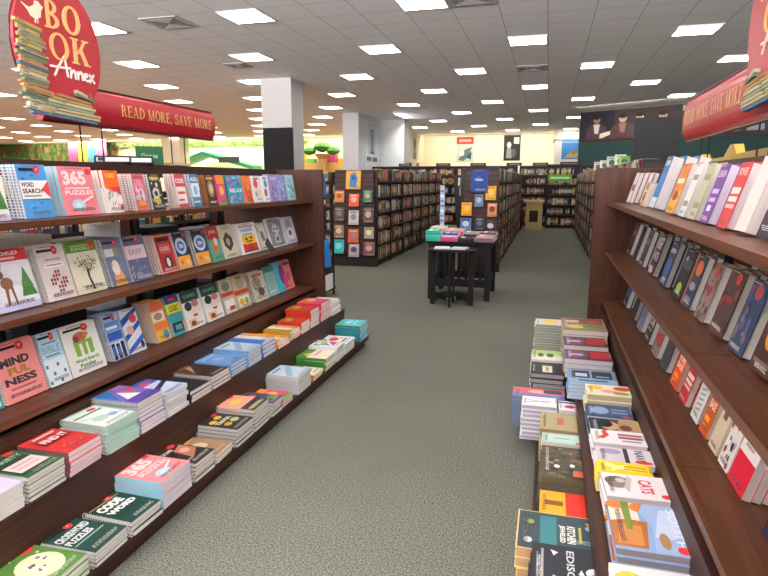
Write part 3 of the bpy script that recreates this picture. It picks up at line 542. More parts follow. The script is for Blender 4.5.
def M1(kind, W, H, t, bg, a, **k): return BookModel(kind, W, H, t, bg, A_[a], **k)
P1, P2, P3 = 'puzzle fixture\'s top shelf', 'puzzle fixture\'s middle shelf', 'puzzle fixture\'s bottom shelf'
def shelf_left(zs, place, rows, kx=1.05):
    top = zs > 1.2
    for (y0, y1, n, kind, t, H, bg, a, desc, *r) in rows:
        kw = r[0] if r else {}
        y0, y1 = y0*kx, y1*kx
        face_out(1, -2.165, y0+.02*top, y1, zs+.001, BookModel(kind, y1-y0-.015*top, H*(.925 if top else 1), t, bg, A_[a], **kw), n, desc, place, 9 if top else 15)
shelf_left(ZS[0], P1, [
 (1.55, 1.69, 3, 'paper', .02, .25, '#d9cdbc', 'bible', 'beige and blue puzzle paperback'),
 (1.70, 1.865, 1, 'paper', .018, .25, '#e8e4dc', 'christmas', 'red-topped white puzzle book'),
 (1.915, 2.085, 4, 'spiral', .016, .255, '#4f95d4', 'wordsearch', 'blue Word Search spiral book'),
 (2.13, 2.345, 3, 'paper', .022, .25, '#e2808a', '365', 'pink 365 puzzles paperback', dict(spine='#8fc3d2')),
 (2.40, 2.52, 3, 'paper', .018, .235, '#efe6e0', 'floral', 'orange and white botanical paperback', dict(spine='#efe8e4')),
 (2.60, 2.72, 5, 'spiral', .016, .22, '#c8707a', 'abstract', 'pink and orange spiral book'),
 (2.73, 2.86, 2, 'spiral', .016, .22, '#34343a', 'snake', 'charcoal spiral book with yellow snakes'),
 (2.96, 3.08, 4, 'spiral', .015, .225, '#c24e58', 'redbox', 'red spiral book with a white panel'),
 (3.11, 3.22, 3, 'spiral', .015, .225, '#4f86b6', 'bluebox', 'blue spiral book with a white panel'),
 (3.29, 3.41, 3, 'paper', .016, .22, '#4c3028', 'brown', 'dark brown paperback with a gold title', dict(spine='#96603c')),
 (3.415, 3.52, 1, 'paper', .016, .22, '#dd4f86', 'pinkor', 'pink and orange paperback'),
 (3.54, 3.76, 2, 'paper', .016, .22, '#3f9ec0', 'aqua', 'aqua coloring paperback', dict(spine='#2f7a6c')),
 (3.77, 3.89, 1, 'paper', .014, .22, '#ee7f3e', 'orangef', 'orange floral paperback'),
 (3.90, 4.04, 2, 'paper', .014, .22, '#eee8e6', 'whitered', 'white paperback with a red flower'),
 (4.05, 4.16, 1, 'paper', .014, .22, '#eceef4', 'whiteblue', 'white paperback with blue and red dots'),
 (4.17, 4.32, 3, 'paper', .014, .235, '#a397cf', 'purple', 'lilac coloring paperback'),
 (4.33, 4.48, 2, 'paper', .014, .235, '#9aa4d6', 'lilacblue', 'periwinkle coloring paperback'),
 (4.49, 4.64, 1, 'paper', .014, .235, '#9fd0da', 'bluegreen', 'pale aqua coloring paperback')])
shelf_left(ZS[1], P2, [
 (1.55, 1.72, 2, 'spiral', .016, .26, '#e6e6e2', 'minttop', 'white and green spiral book'),
 (1.76, 1.965, 2, 'paper', .02, .265, '#eceaf0', 'christmas', 'white paperback with a deer and fir tree'),
 (2.0, 2.165, 5, 'spiral', .016, .26, '#dcd0cc', 'crossword', 'cream crossword spiral book'),
 (2.17, 2.365, 2, 'spiral', .016, .265, '#e3dcc0', 'tree', 'green-topped spiral book with a tree'),
 (2.39, 2.535, 4, 'spiral', .016, .255, '#6c7796', 'wave', 'slate blue spiral book with an orange wave'),
 (2.54, 2.71, 1, 'spiral', .016, .255, '#5c6484', 'wave2', 'slate blue spiral book with a pink label'),
 (2.79, 2.955, 4, 'spiral', .015, .24, '#b02c34', 'portrait', 'red spiral book with an oval portrait'),
 (2.96, 3.10, 2, 'spiral', .015, .24, '#2c3656', 'round', 'navy spiral book with a round blue emblem'),
 (3.15, 3.31, 2, 'spiral', .015, .24, '#2c3656', 'round', 'navy spiral book repeating the blue emblem'),
 (3.32, 3.46, 1, 'paper', .015, .25, '#5aa58c', 'redgreen', 'red and green paperback'),
 (3.47, 3.65, 1, 'paper', .02, .245, '#d4ccb0', 'emblem', 'cream paperback with a black hexagon emblem'),
 (3.70, 3.99, 2, 'paper', .02, .235, '#eeeae6', 'monster', 'white puzzle book with a yellow face panel'),
 (4.00, 4.12, 1, 'paper', .02, .225, '#cfc8bc', 'darktag', 'pale grey-brown paperback'),
 (4.17, 4.44, 1, 'paper', .022, .245, '#e4e2e6', 'robot', 'silver book with a pale robot figure'),
 (4.45, 4.66, 1, 'paper', .022, .24, '#c6c8d2', 'greyblue', 'grey and blue paperback')])
shelf_left(ZS[2], P3, [
 (1.53, 1.735, 3, 'spiral', .017, .255, '#3f8f90', 'minttop', 'teal spiral book'),
 (1.745, 1.955, 2, 'spiral', .018, .26, '#f0918e', 'mindful', 'pink Mindfulness spiral book'),
 (1.96, 2.085, 1, 'spiral', .018, .255, '#b9dcea', 'bible', 'pale blue Bible crossword spiral book'),
 (2.09, 2.315, 2, 'spiral', .018, .25, '#edefe6', 'cactus', 'white spiral book with a green cactus pot'),
 (2.36, 2.47, 4, 'spiral', .016, .255, '#9fbde6', 'phones', 'blue spiral book with three dark phones'),
 (2.475, 2.61, 1, 'spiral', .016, .25, '#dfe4ec', 'diagonal', 'white spiral book with blue diagonal bands'),
 (2.71, 2.84, 6, 'spiral', .015, .245, '#e8a050', 'retro', 'orange and cream striped spiral book'),
 (2.85, 2.985, 2, 'spiral', .015, .25, '#3c9ea4', 'yellowteal', 'yellow and teal block-pattern spiral book'),
 (3.01, 3.195, 2, 'paper', .018, .245, '#eceae6', 'greenwhite', 'green-topped white paperback'),
 (3.22, 3.42, 2, 'paper', .018, .245, '#eceae6', 'greenwhite', 'green-topped white paperback, second of the pair'),
 (3.45, 3.60, 1, 'paper', .018, .25, '#cfc4ae', 'bandsred', 'grey book with a red band'),
 (3.61, 3.80, 2, 'paper', .018, .25, '#cdb894', 'bands', 'tan paperback with an orange band'),
 (3.86, 4.08, 4, 'spiral', .014, .235, '#d3c8b4', 'beige', 'beige spiral book with grey shapes'),
 (4.10, 4.26, 1, 'paper', .016, .25, '#8cc0bc', 'tealgrey', 'teal-topped grey paperback'),
 (4.27, 4.58, 2, 'paper', .016, .26, '#e87f6e', 'colorhead', 'bright pink and cyan paperback with a face profile')])
# slanted black price tag hanging in front of the middle shelf
t = thing('price_tag', 'small slanted charcoal tag on a cord in front of the silver robot book', 'tag')
T = frame((-2.10, 4.20, .985), (0, .77, -.64), (0, .64, .77), (1, 0, 0))
m = MB(); m.box(-.09, .09, -.028, .028, 0, .006, '#4a4c48', PRINT, T); m.obj('card', t)
m = MB(); m.tube([T @ Vector((-.088, .0, .003)), (-2.12, 4.09, 1.10), (-2.16, 4.06, 1.17)], .002, 5, '#222222', BLK); m.obj('cord', t)

US, LS = 'puzzle fixture\'s upper step', 'puzzle fixture\'s lower step'
def U(y0, y1, H, n, kind, bg, a, desc, k=1, **kw): stack(1, -1.772, y0, y1, .3405, H, n, kind, bg, A_[a], desc, US, **kw)
def D(y0, y1, H, n, kind, bg, a, desc, **kw): stack(1, -1.535, y0, y1, .1005, H, n, kind, bg, A_[a], desc, LS, **kw)
sk = dict(skew=.0)
U(1.14, 1.33, .10, 5, 'spiral', '#dfe4ee', 'silver', 'pale grey spiral books')
U(1.34, 1.53, .10, 5, 'spiral', '#cfc4e6', 'none', 'lilac and white spiral books')
U(1.535, 1.725, .10, 6, 'spiral', '#2c5238', 'sudoku', 'green-framed spiral puzzle books', yaw=.03)
U(1.735, 1.92, .105, 5, 'paper', '#cf3b38', 'redtitle', 'red Find It paperbacks', pages='#eadadb', yaw=.02, spine='#7a4a4e')
U(1.935, 2.14, .125, 7, 'spiral', '#9cc4b2', 'minttop', 'mint green spiral books', pages='#b6d2c4', yaw=-.03)
U(2.145, 2.34, .155, 8, 'spiral', '#7a6ab4', 'purpletop', 'purple and white spiral books')
U(2.35, 2.545, .12, 6, 'spiral', '#c8d4ea', 'bluepink', 'blue and white spiral books', yaw=.03)
U(2.56, 2.755, .06, 3, 'paper', '#2a2a2c', 'none', 'plain black paperbacks')
U(2.765, 2.965, .075, 4, 'spiral', '#3b2a26', 'darkbrown', 'dark brown spiral books')
U(2.98, 3.175, .08, 4, 'hard', '#6f9ccb', 'blueplain', 'dusty blue hardcovers', spine='#5f92c8')
U(3.185, 3.375, .105, 5, 'hard', '#8fb2d0', 'silver', 'pale blue hardcovers', spine='#6f9fce')
U(3.385, 3.585, .11, 4, 'hard', '#3f7fcc', 'orangewhite', 'bright blue hardcovers', spine='#3a78c8')
U(3.61, 3.80, .05, 2, 'paper', '#f0a040', 'orangewhite', 'orange and white paperbacks')
U(3.82, 4.00, .07, 3, 'paper', '#b8902c', 'orangewhite', 'mustard and cream paperbacks', depth=.22)
U(4.02, 4.19, .09, 3, 'paper', '#c8382c', 'redorange', 'thick red paperbacks', depth=.2)
U(4.21, 4.40, .145, 5, 'paper', '#cf3c28', 'redorange', 'brick red and brown paperbacks', depth=.22)
U(4.43, 4.66, .155, 6, 'paper', '#e0405e', 'magenta', 'magenta and orange paperbacks', depth=.22, spine='#e2345e')
U(4.69, 4.90, .115, 7, 'paper', '#efe6e0', 'whitered', 'thin white paperbacks by the end panel', depth=.21, jit=.014)
D(1.14, 1.33, .08, 4, 'spiral', '#c8a04c', 'retro', 'amber spiral books')
D(1.36, 1.555, .075, 4, 'spiral', '#557f38', 'dotgreen', 'green spiral books with a cream blob', yaw=.04)
D(1.565, 1.755, .065, 4, 'spiral', '#23443c', 'xword', 'dark green Crossword Puzzles spiral books', yaw=.03)
D(1.765, 1.96, .06, 3, 'spiral', '#1f3f36', 'code', 'dark green Code Word spiral books', yaw=-.02)
D(1.97, 2.19, .13, 4, 'paper', '#e8878a', '365', 'pink puzzle paperbacks with blue spines', spine='#86bccc', yaw=.02, pages='#dcdde4')
D(2.205, 2.385, .095, 5, 'spiral', '#2f2622', 'blackred', 'black true-crime puzzle spiral books')
D(2.40, 2.575, .05, 3, 'spiral', '#a07c58', 'brown', 'brown spiral books in a low pile', yaw=.05)
D(2.59, 2.785, .10, 5, 'spiral', '#2b2b2c', 'blackgold', 'black and gold Trivia spiral books')
D(2.795, 3.0, .13, 6, 'spiral', '#3c3e48', 'peach', 'peach and black spiral books', yaw=.03)
D(3.01, 3.16, .09, 4, 'spiral', '#4a4a56', 'pinkdark', 'dark patterned spiral books')
D(3.17, 3.33, .05, 3, 'paper', '#d8486a', 'pinkor', 'red and pink paperbacks in a low pile')
D(3.40, 3.63, .12, 7, 'spiral', '#9fb4c6', 'silver', 'silver blue spiral books')
D(3.68, 3.86, .045, 2, 'paper', '#e68a3a', 'greentop', 'orange and green paperbacks in a low pile')
D(3.90, 4.13, .10, 4, 'paper', '#3f7f3a', 'greentop', 'green, white and cream paperbacks')
D(4.15, 4.34, .115, 5, 'paper', '#eceaea', 'rainbow', 'white paperbacks with rainbow triangles', yaw=.04)
D(4.36, 4.60, .09, 4, 'paper', '#e6ecec', 'redteal', 'white paperbacks with red and teal shapes')
D(4.745, 4.985, .145, 7, 'hard', '#3f98a8', 'limeaqua', 'aqua and lime hardcovers at the step\'s end', spine='#2f7f8c', pages='#dfeaea')
# ================================================================= BOOKS ON THE RIGHT (HARDCOVER) FIXTURE
H1, H2, H3 = "hardcover fixture's top shelf", "hardcover fixture's middle shelf", "hardcover fixture's bottom shelf"
A_['maroonline'] = [('r', .02, .01, .98, .99, '#efe8e4'), ('r', .2, .4, .9, .6, '#8c4a48')]
A_['bluephoto'] = [('r', 0, 0, 1, .2, '#d8e4ec'), ('p', [(0, .2), (1, .3), (1, .8), (0, .6)], '#2f78c4'), ('t', 'OCEAN', .1, .82, .9, .92, Wh)]
A_['orangephoto'] = [('p', [(0, 0), (1, 0), (1, .5), (0, .3)], '#e8a83a'), ('r', .1, .6, .9, .7, '#fbe0b0'), ('e', .5, .35, .3, .1, '#8a3a20')]
A_['olive'] = [('r', .1, .7, .9, .8, '#8d8a68'), ('r', .1, .2, .9, .3, '#8d8a68')]
A_['purplebook'] = [('t', 'LEARN', .1, .78, .9, .9, '#d8b8dc'), ('r', .15, .5, .85, .58, '#cdb0d8'), ('r', .15, .36, .85, .43, '#cdb0d8'), ('r', .3, .2, .7, .3, '#e8d8ec')]
A_['redbook'] = [('t', 'POWER', .1, .80, .9, .92, '#f2c0b8'), ('r', .1, .52, .9, .62, '#f6d8cc'), ('r', .1, .40, .9, .48, '#f6d8cc'), ('r', .1, .3, .9, .36, '#f0b8a8')]
A_['dusk'] = [('r', 0, 0, 1, .3, '#2d2436'), ('r', .15, .6, .85, .75, '#7a6a80')]
A_['labelspine'] = [('t', 'NIGHT', .1, .62, .9, .92, '#cfc0c6'), ('t', 'WATCH', .1, .34, .9, .56, '#cfc0c6'), ('r', .1, .03, .6, .2, '#d2aeb4')]
A_['navyb'] = [('e', .5, .4, .35, .25, '#3c5c94'), ('r', .15, .75, .85, .85, '#9aa6bc'), ('r', .3, .12, .8, .18, '#b0b8c8')]
A_['limeb'] = [('e', .5, .2, .25, .12, '#a8b83a'), ('r', .1, .6, .9, .8, '#4a4a50'), ('e', .3, .8, .1, .05, '#b8b0a8')]
A_['spaceb'] = [('r', 0, 0, .1, 1, '#c8532a'), ('e', .55, .75, .3, .15, '#d8683c'), ('e', .5, .4, .3, .08, '#8d8f9c'), ('r', .2, .12, .8, .2, '#6b7c90')]
A_['blueleaf'] = scatter(16, .1, .1, .9, .9, ['#4c5c80', '#6c7a9c', '#7c5a60'], .08, 'e', 31)+[('e', .6, .85, .2, .1, '#b04048')]
A_['redflower'] = scatter(18, .05, .05, .95, .95, ['#6a2a30', '#7e4a40', '#4a2a30'], .08, 'e', 32)+[('e', .7, .88, .15, .09, '#cf3a3a'), ('r', .2, .5, .8, .6, '#8a2f36')]
A_['goldbrown'] = [('t', 'ACCOUNT', .08, .82, .92, .95, '#b0602e'), ('e', .5, .46, .25, .17, '#c9832e'), ('e', .5, .46, .12, .09, '#6c3c20'), ('r', .1, .1, .9, .15, '#7a5c50')]
A_['starb'] = [('e', .6, .82, .3, .14, '#e05f2e'), ('t', 'STAR', .08, .42, .92, .64, '#d8d4d0'), ('r', .1, .3, .8, .36, '#9c9894'), ('e', .4, .12, .3, .08, '#4c4c50')]
A_['redgrey'] = [('p', [(0, 0), (1, .3), (1, .6), (0, .5)], '#a63c3c'), ('e', .6, .8, .25, .12, '#c8a0a0'), ('e', .3, .2, .25, .1, '#6c7684')]
A_['orangetxt'] = [('t', 'THE', .12, .74, .6, .88, '#fbe4d0'), ('t', 'HOME', .12, .56, .85, .70, '#fbe4d0'), ('t', 'BASE', .12, .40, .85, .53, '#fbe4d0'), ('r', .15, .2, .7, .28, '#f2a83a'), ('r', .15, .1, .5, .15, '#f2a83a')]
A_['script'] = ribbon([(.1+.08*i, .2+.07*i+.05*math.sin(i*2.3)) for i in range(11)], .05) and [('l', .2, .15+.08*i, .75, .2+.08*i, .03, '#8f9ab0') for i in range(8)]+[('r', .6, .86, .85, .96, '#d06a50')]
A_['redblock'] = [('r', 0, .0, 1, .42, '#d01f38'), ('r', 0, .80, 1, 1, '#d01f38'), ('r', .15, .62, .85, .7, '#8a8480'), ('r', .2, .52, .7, .56, '#a8a29c'), ('e', .75, .84, .12, .05, '#e8a03a')]
A_['pattern'] = scatter(26, .06, .06, .94, .94, ['#2a2a2c', '#a83a40', '#c8b8b0'], .06, 'e', 33)
A_['tanbox'] = [('r', .3, .48, .7, .60, '#6b5a44')]
def shelf_right(zs, place, rows, xb=.60, lean=15):
    for (y0, y1, n, kind, t, H, bg, a, desc, *r) in rows:
        kw = r[0] if r else {}
        face_out(-1, xb, y0, y1, zs+.001, BookModel(kind, y1-y0, H, t, bg, A_[a], **kw), n, desc, place, lean=lean)
shelf_right(ZS[0], H1, [
 (4.62, 4.80, 4, 'hard', .03, .225, '#7a2a30', 'maroonline', 'small white hardcover with maroon boards', dict(spine='#7a2a30', pages='#efe8e4')),
 (4.02, 4.12, 2, 'paper', .03, .15, '#c8922c', 'orangephoto', 'short ochre paperback'),
 (3.58, 3.74, 3, 'hard', .062, .295, '#3f6f9c', 'bluephoto', 'tall blue hardcover', dict(pages='#e4dedb')),
 (3.06, 3.24, 2, 'hard', .042, .245, '#d87c2e', 'orangephoto', 'orange hardcover', dict(pages='#dcd8d4')),
 (2.82, 2.93, 2, 'hard', .038, .235, '#dcdad6', 'olive', 'pale grey hardcover', dict(pages='#dcd8d0')),
 (2.62, 2.73, 2, 'hard', .034, .235, '#b4b090', 'olive', 'olive-cream hardcover', dict(pages='#d0cdbc')),
 (2.42, 2.535, 2, 'hard', .034, .225, '#6c4088', 'purplebook', 'purple hardcover', dict(pages='#cfc4d6')),
 (2.17, 2.285, 2, 'hard', .034, .225, '#c8393c', 'redbook', 'bright red hardcover', dict(pages='#dccdd0')),
 (1.97, 2.08, 2, 'paper', .05, .235, '#dcd2ca', 'none', 'thick white paperback with curled pages', dict(pages='#e4d8cf')),
 (1.77, 1.87, 2, 'hard', .04, .235, '#232226', 'dusk', 'black hardcover with thick white pages', dict(pages='#e4dcd4')),
 (1.56, 1.66, 3, 'hard', .034, .235, '#e0dad2', 'dusk', 'white hardcover near the near end', dict(pages='#dcd4cc'))], .57, 16)
shelf_right(ZS[1], H2, [
 (4.66, 4.84, 2, 'hard', .03, .24, '#5a2c30', 'dusk', 'maroon hardcover'),
 (4.32, 4.48, 2, 'hard', .03, .24, '#1c1d20', 'none', 'plain black hardcover'),
 (4.02, 4.18, 2, 'hard', .03, .235, '#39404a', 'dusk', 'dark slate hardcover'),
 (3.62, 3.80, 3, 'hard', .034, .245, '#232026', 'labelspine', 'black hardcover with pale pink lettering', dict(pages='#a8a0a0')),
 (3.26, 3.42, 3, 'hard', .03, .235, '#22304c', 'navyb', 'navy hardcover with a round blue picture', dict(pages='#b0aca4')),
 (2.90, 3.08, 3, 'hard', .028, .235, '#1b1b1e', 'limeb', 'black hardcover with a lime circle', dict(pages='#9c9890')),
 (2.70, 2.86, 2, 'hard', .028, .235, '#2a3444', 'spaceb', 'dark blue hardcover with orange edge and planet', dict(spine='#c8532a')),
 (2.46, 2.60, 3, 'hard', .03, .23, '#8f7a70', 'redflower', 'brown and grey hardcover'),
 (2.20, 2.36, 3, 'hard', .032, .24, '#4a3a36', 'redflower', 'dark hardcover with red flowers', dict(pages='#cfc6b8')),
 (1.98, 2.13, 2, 'hard', .03, .24, '#30405e', 'blueleaf', 'blue leaf-patterned hardcover', dict(pages='#d8d0c4')),
 (1.76, 1.91, 2, 'hard', .034, .24, '#43281f', 'goldbrown', 'brown hardcover with a gold emblem', dict(pages='#d8ccb8')),
 (1.50, 1.68, 3, 'hard', .03, .24, '#2c2a30', 'dusk', 'charcoal hardcover by the near end panel')])
shelf_right(ZS[2], H3, [
 (4.62, 4.80, 2, 'hard', .035, .24, '#285a78', 'dusk', 'teal blue hardcover'),
 (4.20, 4.36, 3, 'hard', .03, .235, '#2a262a', 'none', 'black hardcover without lettering', dict(pages='#b0a8a4')),
 (3.88, 4.04, 2, 'hard', .032, .235, '#6c7c9c', 'blueleaf', 'grey-blue floral hardcover'),
 (3.58, 3.74, 2, 'hard', .03, .235, '#1d1d20', 'starb', 'black Star hardcover with an orange glow'),
 (3.30, 3.46, 2, 'hard', .028, .23, '#8e8a8c', 'redgrey', 'grey hardcover with a red slash'),
 (3.06, 3.20, 3, 'hard', .032, .24, '#3c3c40', 'none', 'dark hardcover with wide white pages', dict(pages='#e2dcd4')),
 (2.78, 2.93, 2, 'paper', .030, .215, '#e8501f', 'orangetxt', 'bright orange paperback', dict(pages='#bdb2a8')),
 (2.60, 2.73, 3, 'paper', .022, .205, '#b82a2c', 'redbook', 'dark red paperback', dict(pages='#cfc4b4')),
 (2.40, 2.51, 2, 'hard', .034, .265, '#dcd8d0', 'script', 'white hardcover with blue script', dict(pages='#d6cebe')),
 (2.26, 2.36, 2, 'paper', .034, .255, '#c8531f', 'orangetxt', 'burnt orange paperback', dict(pages='#dccbb0')),
 (2.12, 2.22, 3, 'paper', .034, .25, '#d6c4a4', 'tanbox', 'tan paperback with a small brown box', dict(pages='#dccdb2')),
 (1.995, 2.095, 1, 'paper', .03, .245, '#ece4de', 'pattern', 'white paperback with black and red pattern'),
 (1.835, 1.985, 3, 'paper', .024, .255, '#efe6e0', 'redblock', 'red and white block paperback', dict(pages='#d8cfc6')),
 (1.52, 1.66, 3, 'hard', .03, .22, '#7a2a4a', 'dusk', 'plum hardcover by the near end panel')])
UR, LR = "hardcover fixture's upper step", "hardcover fixture's lower step"
A_['foodfar'] = [('r', .05, .55, .95, .95, '#7c3c34'), ('e', .3, .3, .2, .14, '#d8c050'), ('e', .65, .35, .2, .14, '#5f8a4a'), ('r', .1, .6, .4, .8, '#c8b09a'), ('e', .75, .7, .15, .12, '#b04a3a')]
A_['purpred'] = [('p', [(0, 0), (.5, .3), (.5, .8), (0, 1)], '#6c4468'), ('r', .55, .2, .95, .9, '#b02c30'), ('r', .1, .4, .4, .6, '#c8a8b4')]
A_['blueblack'] = [('r', 0, 0, 1, .3, '#8fb4d4'), ('r', .08, .35, .45, .9, '#20242c'), ('r', .5, .35, .92, .9, '#2a2e38'), ('r', .15, .45, .4, .7, '#c2c8d0'), ('r', .58, .45, .86, .55, '#9aa4b4'), ('r', .2, .1, .8, .2, '#3c4c64')]
A_['creamfl'] = [('e', .2, .7, .18, .2, '#e8c04a'), ('e', .5, .4, .2, .16, '#e0a89a'), ('e', .8, .7, .2, .2, '#c84838'), ('e', .75, .25, .18, .14, '#8f9a5a')]
A_['blueicon'] = [('e', .3, .5, .2, .3, '#8fa8c4'), ('r', .55, .3, .9, .45, '#7c90ac'), ('r', .55, .55, .9, .68, '#7c90ac'), ('e', .85, .1, .1, .06, RD)]
A_['woman'] = [('r', 0, 0, .4, 1, '#24384c'), ('e', .4, .5, .18, .3, '#d8a080'), ('e', .3, .62, .16, .26, '#1c1a1e'), ('p', [(.5, 0), (1, 0), (1, 1), (.6, 1)], '#b09468'), ('e', .7, .4, .12, .2, '#6c3828')]
A_['redfigure'] = [('p', [(.2, .3), (.34, .62), (.28, .9), (.2, .9), (.22, .6), (.1, .4)], '#d84a2c'), ('e', .28, .94, .05, .05, '#d84a2c'), ('r', .5, .62, .95, .78, '#b07078'), ('r', .5, .4, .95, .56, '#a8555c'), ('r', .55, .2, .9, .28, '#8c8488')]
A_['nave'] = [('r', 0, 0, .5, 1, '#cfc8cc'), ('e', .25, .7, .2, .18, '#a898a8'), ('r', .48, 0, .56, 1, '#3a3438'), ('t', 'NAVE', .68, .12, .84, .92, '#5c5458'), ('e', .8, .14, .16, .1, RD)]
A_['yellowstar'] = [('p', [(.1, .6), (.3, .5), (.25, .2), (.45, .45), (.7, .3), (.5, .6), (.6, .85), (.38, .68), (.2, .9)], '#f6ec9a'), ('r', .5, .6, .92, .72, '#cf9a20'), ('r', .5, .4, .92, .5, '#cf9a20')]
A_['cats'] = [('e', .22, .66, .2, .22, '#6c6058'), ('e', .2, .5, .15, .14, '#8a7c72'), ('e', .27, .7, .08, .1, '#c8b8b0'), ('p', [(.36, .2), (.46, .8), (.40, .95), (.3, .4)], '#c2b4ac'), ('t', 'CATS', .54, .22, .74, .80, '#d84a5c', .03), ('e', .9, .16, .08, .09, RD)]
A_['land'] = [('r', 0, .5, .4, 1, '#e0d4c4'), ('p', [(0, .05), (.42, .05), (.5, .6), (.25, .62), (0, .55)], '#b06a34'), ('p', [(.05, .1), (.38, .1), (.4, .5), (.1, .5)], '#c8854a'), ('e', .1, .92, .13, .09, '#d8813a'), ('e', .42, .9, .12, .1, '#d8813a'), ('p', [(.2, .4), (.28, .4), (.3, 1), (.18, 1)], '#7c8a3c'), ('p', [(.5, 0), (1, 0), (1, 1), (.5, 1), (.42, .8), (.55, .5)], '#9fb4d6'), ('p', [(.55, .3), (.8, .3), (1, .6), (1, .9), (.7, .9)], '#c6d2e6'), ('e', .66, .24, .07, .16, '#a8845e'), ('t', 'SOUTH', .80, .12, .92, .94, '#dce6f2', .02), ('e', .86, .1, .08, .07, RD)]
A_['greyspine'] = [('r', .3, .3, .8, .9, '#f0c860'), ('r', 0, 0, 1, .25, '#d8d4c0')]
A_['gardens'] = [('r', 0, .6, 1, 1, '#a8c86a'), ('r', 0, 0, 1, .4, '#e8e4d4'), ('e', .3, .5, .1, .2, '#4c5a3c'), ('e', .6, .5, .12, .2, '#4c4438')]
A_['label'] = [('r', .3, .35, .85, .65, '#e2dac0'), ('r', .4, .45, .75, .55, '#a89a78')]
A_['bluepk'] = [('r', 0, .3, 1, 1, '#c86a70'), ('e', .5, .6, .2, .16, '#e8b0a8'), ('r', .6, .5, .95, .9, '#3c4458')]
A_['rscript'] = [('l', .15, .35, .85, .65, .05, '#b86a78'), ('l', .15, .6, .8, .42, .05, '#c87a84'), ('r', .2, .8, .8, .85, '#b0a8b0')]
A_['bluestrip'] = [('r', 0, .75, 1, .9, '#3c5a8c'), ('e', .5, .4, .25, .16, '#c83c58')]
A_['tan'] = [('r', .3, .42, .7, .58, '#b86a54'), ('r', .1, .1, .9, .14, '#8a744e')]
A_['mintbook'] = [('r', .15, .2, .85, .8, '#c2d8ca'), ('r', .3, .45, .7, .55, '#8fa89a'), ('e', .92, .12, .08, .1, RD)]
A_['ornate'] = scatter(46, .05, .05, .95, .95, ['#7c6a4c', '#4c5c50', '#8c5440', '#a08a5c', '#37453f'], .06, 'r', 35)+[('e', .3, .3, .06, .05, Wh), ('e', .6, .35, .05, .05, Wh), ('r', .6, .04, .9, .2, '#c8603c')]
A_['oranger'] = [('r', 0, 0, .5, 1, '#eeaa30'), ('r', .5, 0, .92, 1, '#d8392c'), ('r', .92, 0, 1, 1, '#2c4a8e'), ('r', .1, .4, .45, .6, '#8c5a20')]
A_['jewish'] = [('r', .02, .015, .98, .985, '#3c4c50'), ('r', 0, 0, 1, .02, '#d8b878'), ('r', .1, .28, .9, .48, '#3c7c80'), ('e', .78, .14, .07, .05, '#d8d4cc'), ('e', .3, .16, .06, .05, '#8c9c50'), ('t', 'BREAD', .62, .66, .72, .9, '#8ca4a0', .02), ('t', 'JEWELED', .30, .50, .74, .58, '#e4e0d4', .04), ('t', 'KITCHEN', .30, .60, .74, .70, '#e4e0d4', .04), ('r', .3, .74, .7, .77, '#c8a850'), ('e', .3, .86, .06, .04, '#8fb0c4'), ('p', [(.16, .82), (.26, .87), (.16, .92)], '#d8a83c')]
A_['edison'] = [('e', .25, .76, .14, .1, '#cfd0d2'), ('e', .25, .76, .08, .05, '#7c7e82'), ('p', [(.2, .60), (.3, .62), (.24, .68)], '#e4e4e4'), ('t', 'EDISON', .12, .42, .82, .53, '#c8cacc', .02), ('p', [(.66, .3), (.78, .26), (.76, .36)], '#dcdcdc'), ('p', [(.2, .2), (.3, .26), (.18, .3)], '#dcdcdc'), ('r', .3, .1, .9, .13, '#9a9ca0'), ('r', .35, .05, .8, .07, '#7a7c80'), ('e', .1, .92, .09, .06, RD)]
def UR_(y0, y1, H, n, kind, bg, a, desc, x=.215, d=.25, **kw): stack(-1, x, y0, y1, .3405, H, n, kind, bg, A_[a], desc, UR, depth=d, **kw)
def LR_(y0, y1, H, n, kind, bg, a, desc, x=-.03, d=.215, **kw): stack(-1, x, y0, y1, .1005, H, n, kind, bg, A_[a], desc, LR, depth=d, **kw)
WP = '#e4dedc'
def T9(it):   # artwork whose lettering was laid out across the stack: swap to the cover's own axes
    return it
def IM(it):
    """artwork laid out as it lies on the table (u across, v away) turned onto the cover's own axes"""
    o = []
    for q in it:
        if q[0] == 'r': o.append(('r', 1-q[4], q[1], 1-q[2], q[3], q[5]))
        elif q[0] == 'e': o.append(('e', 1-q[2], q[1], q[4], q[3], q[5]))
        elif q[0] == 'p': o.append(('p', [(1-v, u) for u, v in q[1]], q[2]))
        elif q[0] == 'l': o.append(('l', 1-q[2], q[1], 1-q[4], q[3], q[5], q[6]))
        elif q[0] == 't': o.append(('t', q[1], 1-q[5], q[2], 1-q[3], q[4])+tuple(q[6:]))
    return o
for n_ in ('land', 'cats', 'redfigure', 'nave', 'yellowstar', 'woman', 'foodfar', 'purpred', 'blueblack', 'creamfl', 'blueicon', 'ornate', 'oranger', 'rscript', 'bluestrip', 'bluepk', 'gardens', 'greyspine', 'mintbook'): A_[n_] = IM(A_[n_])
A_['edison'] = [('e', .5, .80, .11, .13, '#cfd0d2'), ('e', .46, .83, .06, .06, '#7c7e82'), ('e', .55, .78, .05, .04, '#8c8e92'), ('p', [(.46, .62), (.56, .58), (.58, .66)], '#e4e4e4'), ('t', 'EDISON', .1, .44, .86, .54, '#c8cacc', .02), ('p', [(.12, .24), (.24, .28), (.16, .34)], '#dcdcdc'), ('p', [(.64, .26), (.78, .30), (.68, .36)], '#dcdcdc'), ('r', .12, .12, .85, .15, '#9a9ca0'), ('r', .2, .06, .75, .08, '#7a7c80'), ('e', .86, .92, .10, .06, RD)]
UR_(1.10, 1.37, .05, 2, 'hard', '#d9cbb8', 'land', 'pale landscape hardcovers at the near end', x=.22)
UR_(1.40, 1.69, .045, 2, 'hard', '#e6dfd6', 'creamfl', 'white and tan picture books', x=.23)
